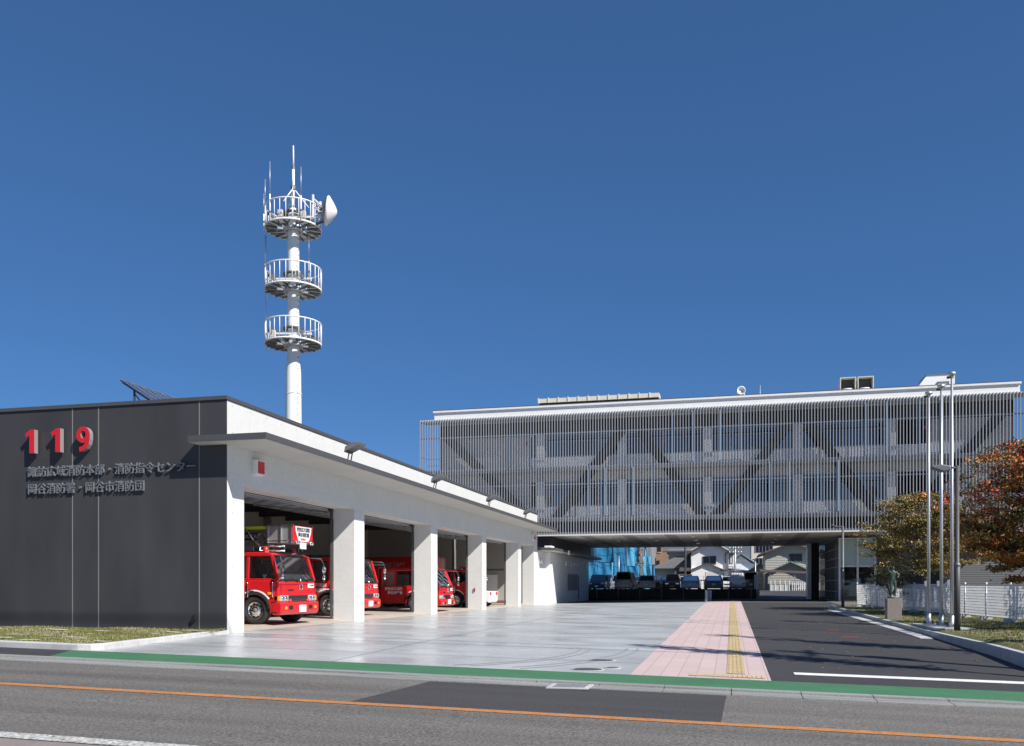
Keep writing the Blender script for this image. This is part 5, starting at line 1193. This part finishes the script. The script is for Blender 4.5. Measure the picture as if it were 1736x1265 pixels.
m = MB(); m.tube([(6.44, 28.25, zl - .1), (6.44, 28.25, zl + 1.9), (6.44, 28.25, zl + 1.92), (6.44, 28.25, zl + 4.84)], [.088, .088, .062, .058], 'dark_metal', 14); m.lathe([(.06, 1.86), (.095, 1.88), (.095, 1.96), (.06, 1.99)], (6.44, 28.25, zl), Z3, 'mid_metal', 14); m.build('pole', o)
m = MB(); m.tube([(6.44, 28.25, zl + 4.78), (6.2, 28.2, zl + 4.8)], .035, 'dark_metal', 8); m.build('arm', o)
m = MB(); m.prism([(0, -.07), (.2, -.12), (.44, -.03), (.55, .02), (.5, .07), (.25, .1), (0, .05)], (6.24, 28.05, zl + 4.78), -X3, Z3, Y3, .3, 'mid_metal'); m.build('lamp_head', o, .03)
zl = lawn_z(5.95, 51.2)
o = empty('street_lamp', (5.93, 51.2, zl), 'slim grey street lamp near the glass entrance', 'street lamp')
m = MB(); m.tube([(5.93, 51.2, zl - .1), (5.93, 51.2, zl + 1.9), (5.93, 51.2, zl + 1.92), (5.93, 51.2, zl + 4.45)], [.085, .085, .062, .058], 'mid_metal', 12); m.build('pole', o)
m = MB(); m.tube([(5.93, 51.2, zl + 4.4), (5.75, 51.2, zl + 4.42)], .035, 'mid_metal', 8); m.build('arm', o)
m = MB(); m.prism([(0, -.06), (.2, -.1), (.42, .03), (.5, .12), (.42, .12), (.2, .02), (0, .05)], (5.78, 51.05, zl + 4.42), -X3, Z3, Y3, .3, 'dark_metal'); m.build('lamp_head', o, .03)
# statue
zs_ = lawn_z(6.0, 36.3)
o = empty('statue_plinth', (6.03, 36.3, zs_), 'square brown granite plinth on the bank under the bronze figure', 'plinth')
m = MB(); m.box(5.77, 6.29, 36.03, 36.57, zs_ - .1, zs_ + .78, 'granite'); m.build('block', o, .012)
zt_ = zs_ + .78
me = bpy.data.meshes.new('figure'); sx, sy = 6.02, 36.3
J = [((0, 0, .64), .085), ((0, .0, .78), .07), ((.0, .0, .92), .085), ((0, .0, 1.03), .035), ((.0, -.01, 1.10), .05), ((.0, -.015, 1.19), .05),
     ((-.07, 0, .58), .068), ((-.075, -.03, .34), .048), ((-.07, .01, .07), .028), ((-.08, -.07, .035), .022),
     ((.07, 0, .58), .068), ((.075, .01, .34), .046), ((.075, .03, .07), .028), ((.085, -.05, .035), .022),
     ((-.13, 0, .97), .042), ((-.2, -.05, 1.12), .03), ((-.09, -.05, 1.25), .022),
     ((.13, 0, .96), .042), ((.2, -.04, .82), .03), ((.13, -.12, .74), .022)]
E_ = [(0, 1), (1, 2), (2, 3), (3, 4), (4, 5), (0, 6), (6, 7), (7, 8), (8, 9), (0, 10), (10, 11), (11, 12), (12, 13), (2, 14), (14, 15), (15, 16), (2, 17), (17, 18), (18, 19)]
me.from_pydata([j[0] for j in J], E_, [])
fo = bpy.data.objects.new('bronze_statue', me); C.objects.link(fo); fo.location = (sx, sy, zt_ + .05); me.materials.append(MATS['bronze'])
md = fo.modifiers.new('skin', 'SKIN'); fo.modifiers.new('sub', 'SUBSURF').levels = 1
sk = me.skin_vertices[0].data
for i, j in enumerate(J): sk[i].radius = (j[1], j[1])
sk[0].use_root = True
tag(fo, 'green bronze standing figure with one arm raised to its head on a granite plinth', 'statue')
m = MB(); m.lathe([(.0, 0), (.21, 0), (.2, .05), (0, .06)], (sx, sy, zt_), Z3, 'bronze', 14); m.build('base', fo, rel=False); bpy.data.objects['base' if 'base' in bpy.data.objects else 'base.001']
for q in bpy.data.objects:
    if q.parent == fo: q.location = -Vector(fo.location)
o = empty('kerb_block', (5.25, 50.2, gz(5.2, 50.2)), 'white concrete block at the far end of the driveway kerb', 'block')
m = MB(); m.box(5.1, 5.42, 50.0, 50.3, gz(5.2, 50.2) - .05, gz(5.2, 50.2) + .24, 'white_paint'); m.build('body', o, .02)
# mesh fences
def mesh_fence(name, label, A, B, n, zt, zadd, hgt):
    A, B = Vector((*A, 0)), Vector((*B, 0)); d = (B - A) / n; un = d.normalized()
    root = empty(name, (A.x, A.y, 0), label, 'fence')
    pa = MB()
    for k in range(n + 1):
        p_ = A + d * k; z0 = lawn_z(p_.x, p_.y) if zadd is None else zadd + .0 * k; z1 = z0 + hgt
        m = MB(); m.tube([(p_.x, p_.y, z0), (p_.x, p_.y, z1 + .03)], .032, 'white_gloss', 8); m.lathe([(.04, 0), (.04, .04), (0, .05)], (p_.x, p_.y, z1 + .02), Z3, 'white_gloss', 8)
        for q in range(4): m.lathe([(.045, 0), (.045, .03)], (p_.x, p_.y, z0 + .2 + q * hgt * .27), Z3, 'galv', 8)
        m.build('post', root)
        m = MB(); m.prism([(-.22, 0), (.22, 0), (.16, .14), (-.16, .14)], (p_.x, p_.y - .14, z0 - .02), X3, Z3, Y3, .28, 'kerb_conc'); m.build('foot', root)
        if k == n: break
        q_ = A + d * (k + 1); z0b = lawn_z(q_.x, q_.y) if zadd is None else zadd; zb0, zb1 = z0 + .12, z0b + .12
        def at(u, w): return (p_.x + (q_.x - p_.x) * u, p_.y + (q_.y - p_.y) * u, (zb0 + (zb1 - zb0) * u) + w * (hgt - .14))
        for w in (0, 1.): pa.bar(at(.02, w), at(.98, w), .04, .04, 'white_gloss')
        for i in range(1, 11): pa.bar(at(.02, i / 11), at(.98, i / 11), .014, .014, 'white_gloss')
        nv = int(d.length / .075)
        for i in range(1, nv): pa.bar(at(i / nv, 0), at(i / nv, 1), .014, .014, 'white_gloss')
    pa.build('mesh', root)
mesh_fence('mesh_fence', 'tall white wire mesh fence on concrete feet along the top of the bank', (6.9, 53.0), (9.75, 26.6), 13, 1.45, None, 1.27)
mesh_fence('mesh_fence', 'lower white wire mesh fence standing behind the tall one', (7.6, 56.), (12.3, 31.0), 10, 1.1, .12, 1.02)
sd = MB(); sheet(sd, 6.4, 45, 40, 66.5, .03, 'earth'); structure(sd, 'bare_yard')

# ================================================================ TREES
def tree(name, label, x, y, z, cz, rx, ry, rz, nleaf, pal, seed, trunk_r=.13, lean=(0, 0), leaf=.085, group='autumn trees on the bank', cat='tree', cluster=26, spread=.26, bottom=-.75):
    rnd = random.Random(seed)
    root = empty(name, (x, y, z), label, cat, group)
    cc = Vector((x + lean[0], y + lean[1], cz))
    m = MB(); fork = Vector((x + lean[0] * .3, y + lean[1] * .3, z + (cz - z) * .45))
    m.tube([(x, y, z - .1), (x + .04, y, z + .3), tuple(fork)], [trunk_r * 1.25, trunk_r, trunk_r * .8], 'bark', 9)
    tips = []
    nl = 11
    for i in range(nl):
        a = i * 2.4 + rnd.uniform(-.4, .4); zz = rnd.uniform(bottom, .95); rr = math.sqrt(max(.05, 1 - zz * zz)) * rnd.uniform(.75, 1)
        e = cc + Vector((math.cos(a) * rx * rr, math.sin(a) * ry * rr, zz * rz)); mid = fork.lerp(e, .5) + Vector((0, 0, .12 * rz))
        m.tube([tuple(fork), tuple(mid), tuple(e)], [trunk_r * .5, trunk_r * .3, trunk_r * .08], 'bark', 6, cap=False); tips.append((e, mid))
        for k in range(7):
            b = mid.lerp(e, rnd.uniform(.0, .9)); dvec = Vector((rnd.gauss(0, 1), rnd.gauss(0, 1), rnd.gauss(.1, .45))).normalized(); L_ = rnd.uniform(.25, .55) * rx
            e2 = b + Vector((dvec.x * L_, dvec.y * L_, dvec.z * L_)); m.tube([tuple(b), tuple(b.lerp(e2, .5) + Vector((0, 0, .04))), tuple(e2)], [trunk_r * .16, trunk_r * .1, trunk_r * .04], 'bark', 5, cap=False); tips.append((e2, b))
    m.build('trunk', root)
    vs, fs, mi = [], [], []
    pts = []
    for e, b in tips:
        for _ in range(3): pts.append(b.lerp(e, rnd.uniform(.3, 1.05)))
    # extra clusters near the crown's outline, laid in uneven layers
    for _ in range(nleaf // cluster):
        if rnd.random() < .55: c_ = pts[rnd.randrange(len(pts))]
        else:
            a = rnd.uniform(0, 6.283); zz = rnd.uniform(bottom, 1); rr = math.sqrt(max(.02, 1 - zz * zz)) * rnd.uniform(.45, 1.08) * (1 + .16 * math.sin(a * 3 + seed) + .1 * math.sin(zz * 9 + a * 2))
            c_ = cc + Vector((math.cos(a) * rx * rr, math.sin(a) * ry * rr, zz * rz))
        hgt_ = (c_.z - cc.z) / rz; side = (c_.x - cc.x) / rx
        ci = pal(hgt_, side, rnd)
        for _ in range(cluster):
            p_ = c_ + Vector((rnd.gauss(0, spread), rnd.gauss(0, spread), rnd.gauss(0, spread * .3)))
            n_ = Vector((rnd.gauss(0, .6), rnd.gauss(0, .6), rnd.gauss(.6, .5))).normalized(); t_ = n_.orthogonal().normalized(); t_ = Matrix.Rotation(rnd.uniform(0, 6.28), 3, n_) @ t_; b_ = n_.cross(t_)
            s_ = leaf * rnd.uniform(.5, 1.45); o_ = len(vs)
            vs += [tuple(p_ - t_ * s_), tuple(p_ + b_ * s_ * .55 - t_ * s_ * .1), tuple(p_ + t_ * s_), tuple(p_ - b_ * s_ * .55 + t_ * s_ * .1)]
            fs.append((o_, o_ + 1, o_ + 2, o_ + 3)); mi.append(ci if rnd.random() < .8 else pal(hgt_, side, rnd))
    me = bpy.data.meshes.new('crown'); me.from_pydata([(a - x, b - y, c - z) for a, b, c in vs], [], fs)
    for k in LEAF: me.materials.append(MATS[k])
    me.polygons.foreach_set('material_index', mi)
    co = bpy.data.objects.new('crown', me); C.objects.link(co); co.parent = root
    return root
LEAF = ['leaf_green', 'leaf_olive', 'leaf_gold', 'leaf_rust', 'leaf_red', 'leaf_dark']
def pal1(h, s, r): return r.choices(range(6), (7.5, 5, 1.1 + 2. * max(0, h), .4, 0, 3))[0]
def pal2(h, s, r): return r.choices(range(6), (2.2, 2., .8 + 1.4 * max(0, s), 4.2, 2.2 * max(.1, h - s * .8 + .1), 2.4))[0]
def pal3(h, s, r): return r.choices(range(6), (3, 4, 1, 0, 0, 3))[0]
tree('maple_tree', 'olive and gold leaved tree standing behind the white fence and the statue', 9.45, 47.5, .15, 3.75, 2.75, 2.5, 2.15, 46000, pal1, 3, .14, (-.35, 0), leaf=.047, bottom=-.72, cluster=40, spread=.2)
tree('maple_tree', 'red and rust leaved maple cut off by the picture edge beyond the lamp post', 12.5, 39.5, .3, 4.45, 3.6, 3.1, 2.8, 98000, pal2, 11, .17, (.15, 0), leaf=.06, bottom=-.8, cluster=40, spread=.22)
tree('leafy_shrub', 'small sparse shrub just behind the bronze figure', 7.1, 43.5, .1, 1.75, .95, .8, .6, 900, pal3, 21, .035, (0, 0), leaf=.07, group='shrubs', cat='shrub', cluster=10, spread=.12)
# slender trees, poles and cables outside the frame; their shadows cross the driveway
for (x, y, h_, sd_) in ((7.3, 16.6, 9.2, 31), (10.5, 20.6, 10.5, 33), (14.2, 29.5, 11.5, 35)):
    tree('slender_tree', 'slender roadside tree whose long shadow crosses the dark driveway', x, y, gz(x, y), gz(x, y) + h_ * .62, .55, .55, h_ * .42, 1500, pal3, sd_, .12, leaf=.09, group='roadside trees', cluster=10, spread=.18, bottom=-.6)

def utility(x, y, h_, label):
    z = gz(x, y); o = empty('power_pole', (x, y, z), label, 'utility pole', 'roadside utility poles')
    m = MB(); m.tube([(x, y, z - .1), (x, y, h_)], [.2, .13], 'kerb_conc', 12); m.build('shaft', o)
    m = MB(); m.box(x - .05, x + .05, y - .8, y + .8, h_ - .7, h_ - .58, 'galv'); m.build('crossarm', o)
    m = MB(); m.lathe([(.2, 0), (.24, .1), (.24, .7), (.1, .8), (0, .8)], (x + .4, y, h_ - 2.2), Z3, 'mid_metal', 12); m.build('transformer', o)
utility(16.5, 13.1, 14.6, 'grey roadside utility pole carrying cables along the street'); utility(-23.5, 13.1, 14.6, 'grey utility pole at the other end of the street cables')
for i, (yy, zz) in enumerate(((12.3, 13.6), (13.1, 13.9))):
    m = MB(); m.tube([(-23.5 + 40 * k / 12, yy, zz - 1.0 * (1 - ((k - 6) / 6) ** 2) * .25) for k in range(13)], .035, 'black', 6)
    tag(m.build('overhead_cable'), 'black cable strung along the street on poles, ' + ('nearer the carriageway' if i == 0 else 'nearer the station'), 'cable', 'street cables')

fl_ = MB(); rn = random.Random(5)
for i in range(230):
    y = rn.triangular(17, 46, 24); x = KX(y) + rn.choice((rn.uniform(.2, 4.5), rn.uniform(.2, 4.5), rn.uniform(-4.3, -.2))); inl = x > KX(y)
    z = (lawn_z(x, y) + .045) if inl else gz(x, y) + .02; a = rn.uniform(0, 6.28); r = rn.uniform(.03, .06); c_, s_ = math.cos(a) * r, math.sin(a) * r
    fl_.add([(x - c_, y - s_, z), (x + s_ * .5, y - c_ * .5, z + .012), (x + c_, y + s_, z + .004), (x - s_ * .5, y + c_ * .5, z + .015)], [(0, 1, 2, 3)], rn.choice(('leaf_rust', 'leaf_gold', 'leaf_olive')))
tag(fl_.build('fallen_leaves'), 'scattered fallen autumn leaves on the bank and driveway', 'leaves', kind='stuff')

tree('roadside_tree', 'broad roadside tree shading the grassy bank beside the flagpoles', 14.2, 26.6, -.1, 5.2, 2.4, 2.2, 2.2, 5200, pal3, 41, .15, leaf=.085, group='roadside trees', cluster=26)
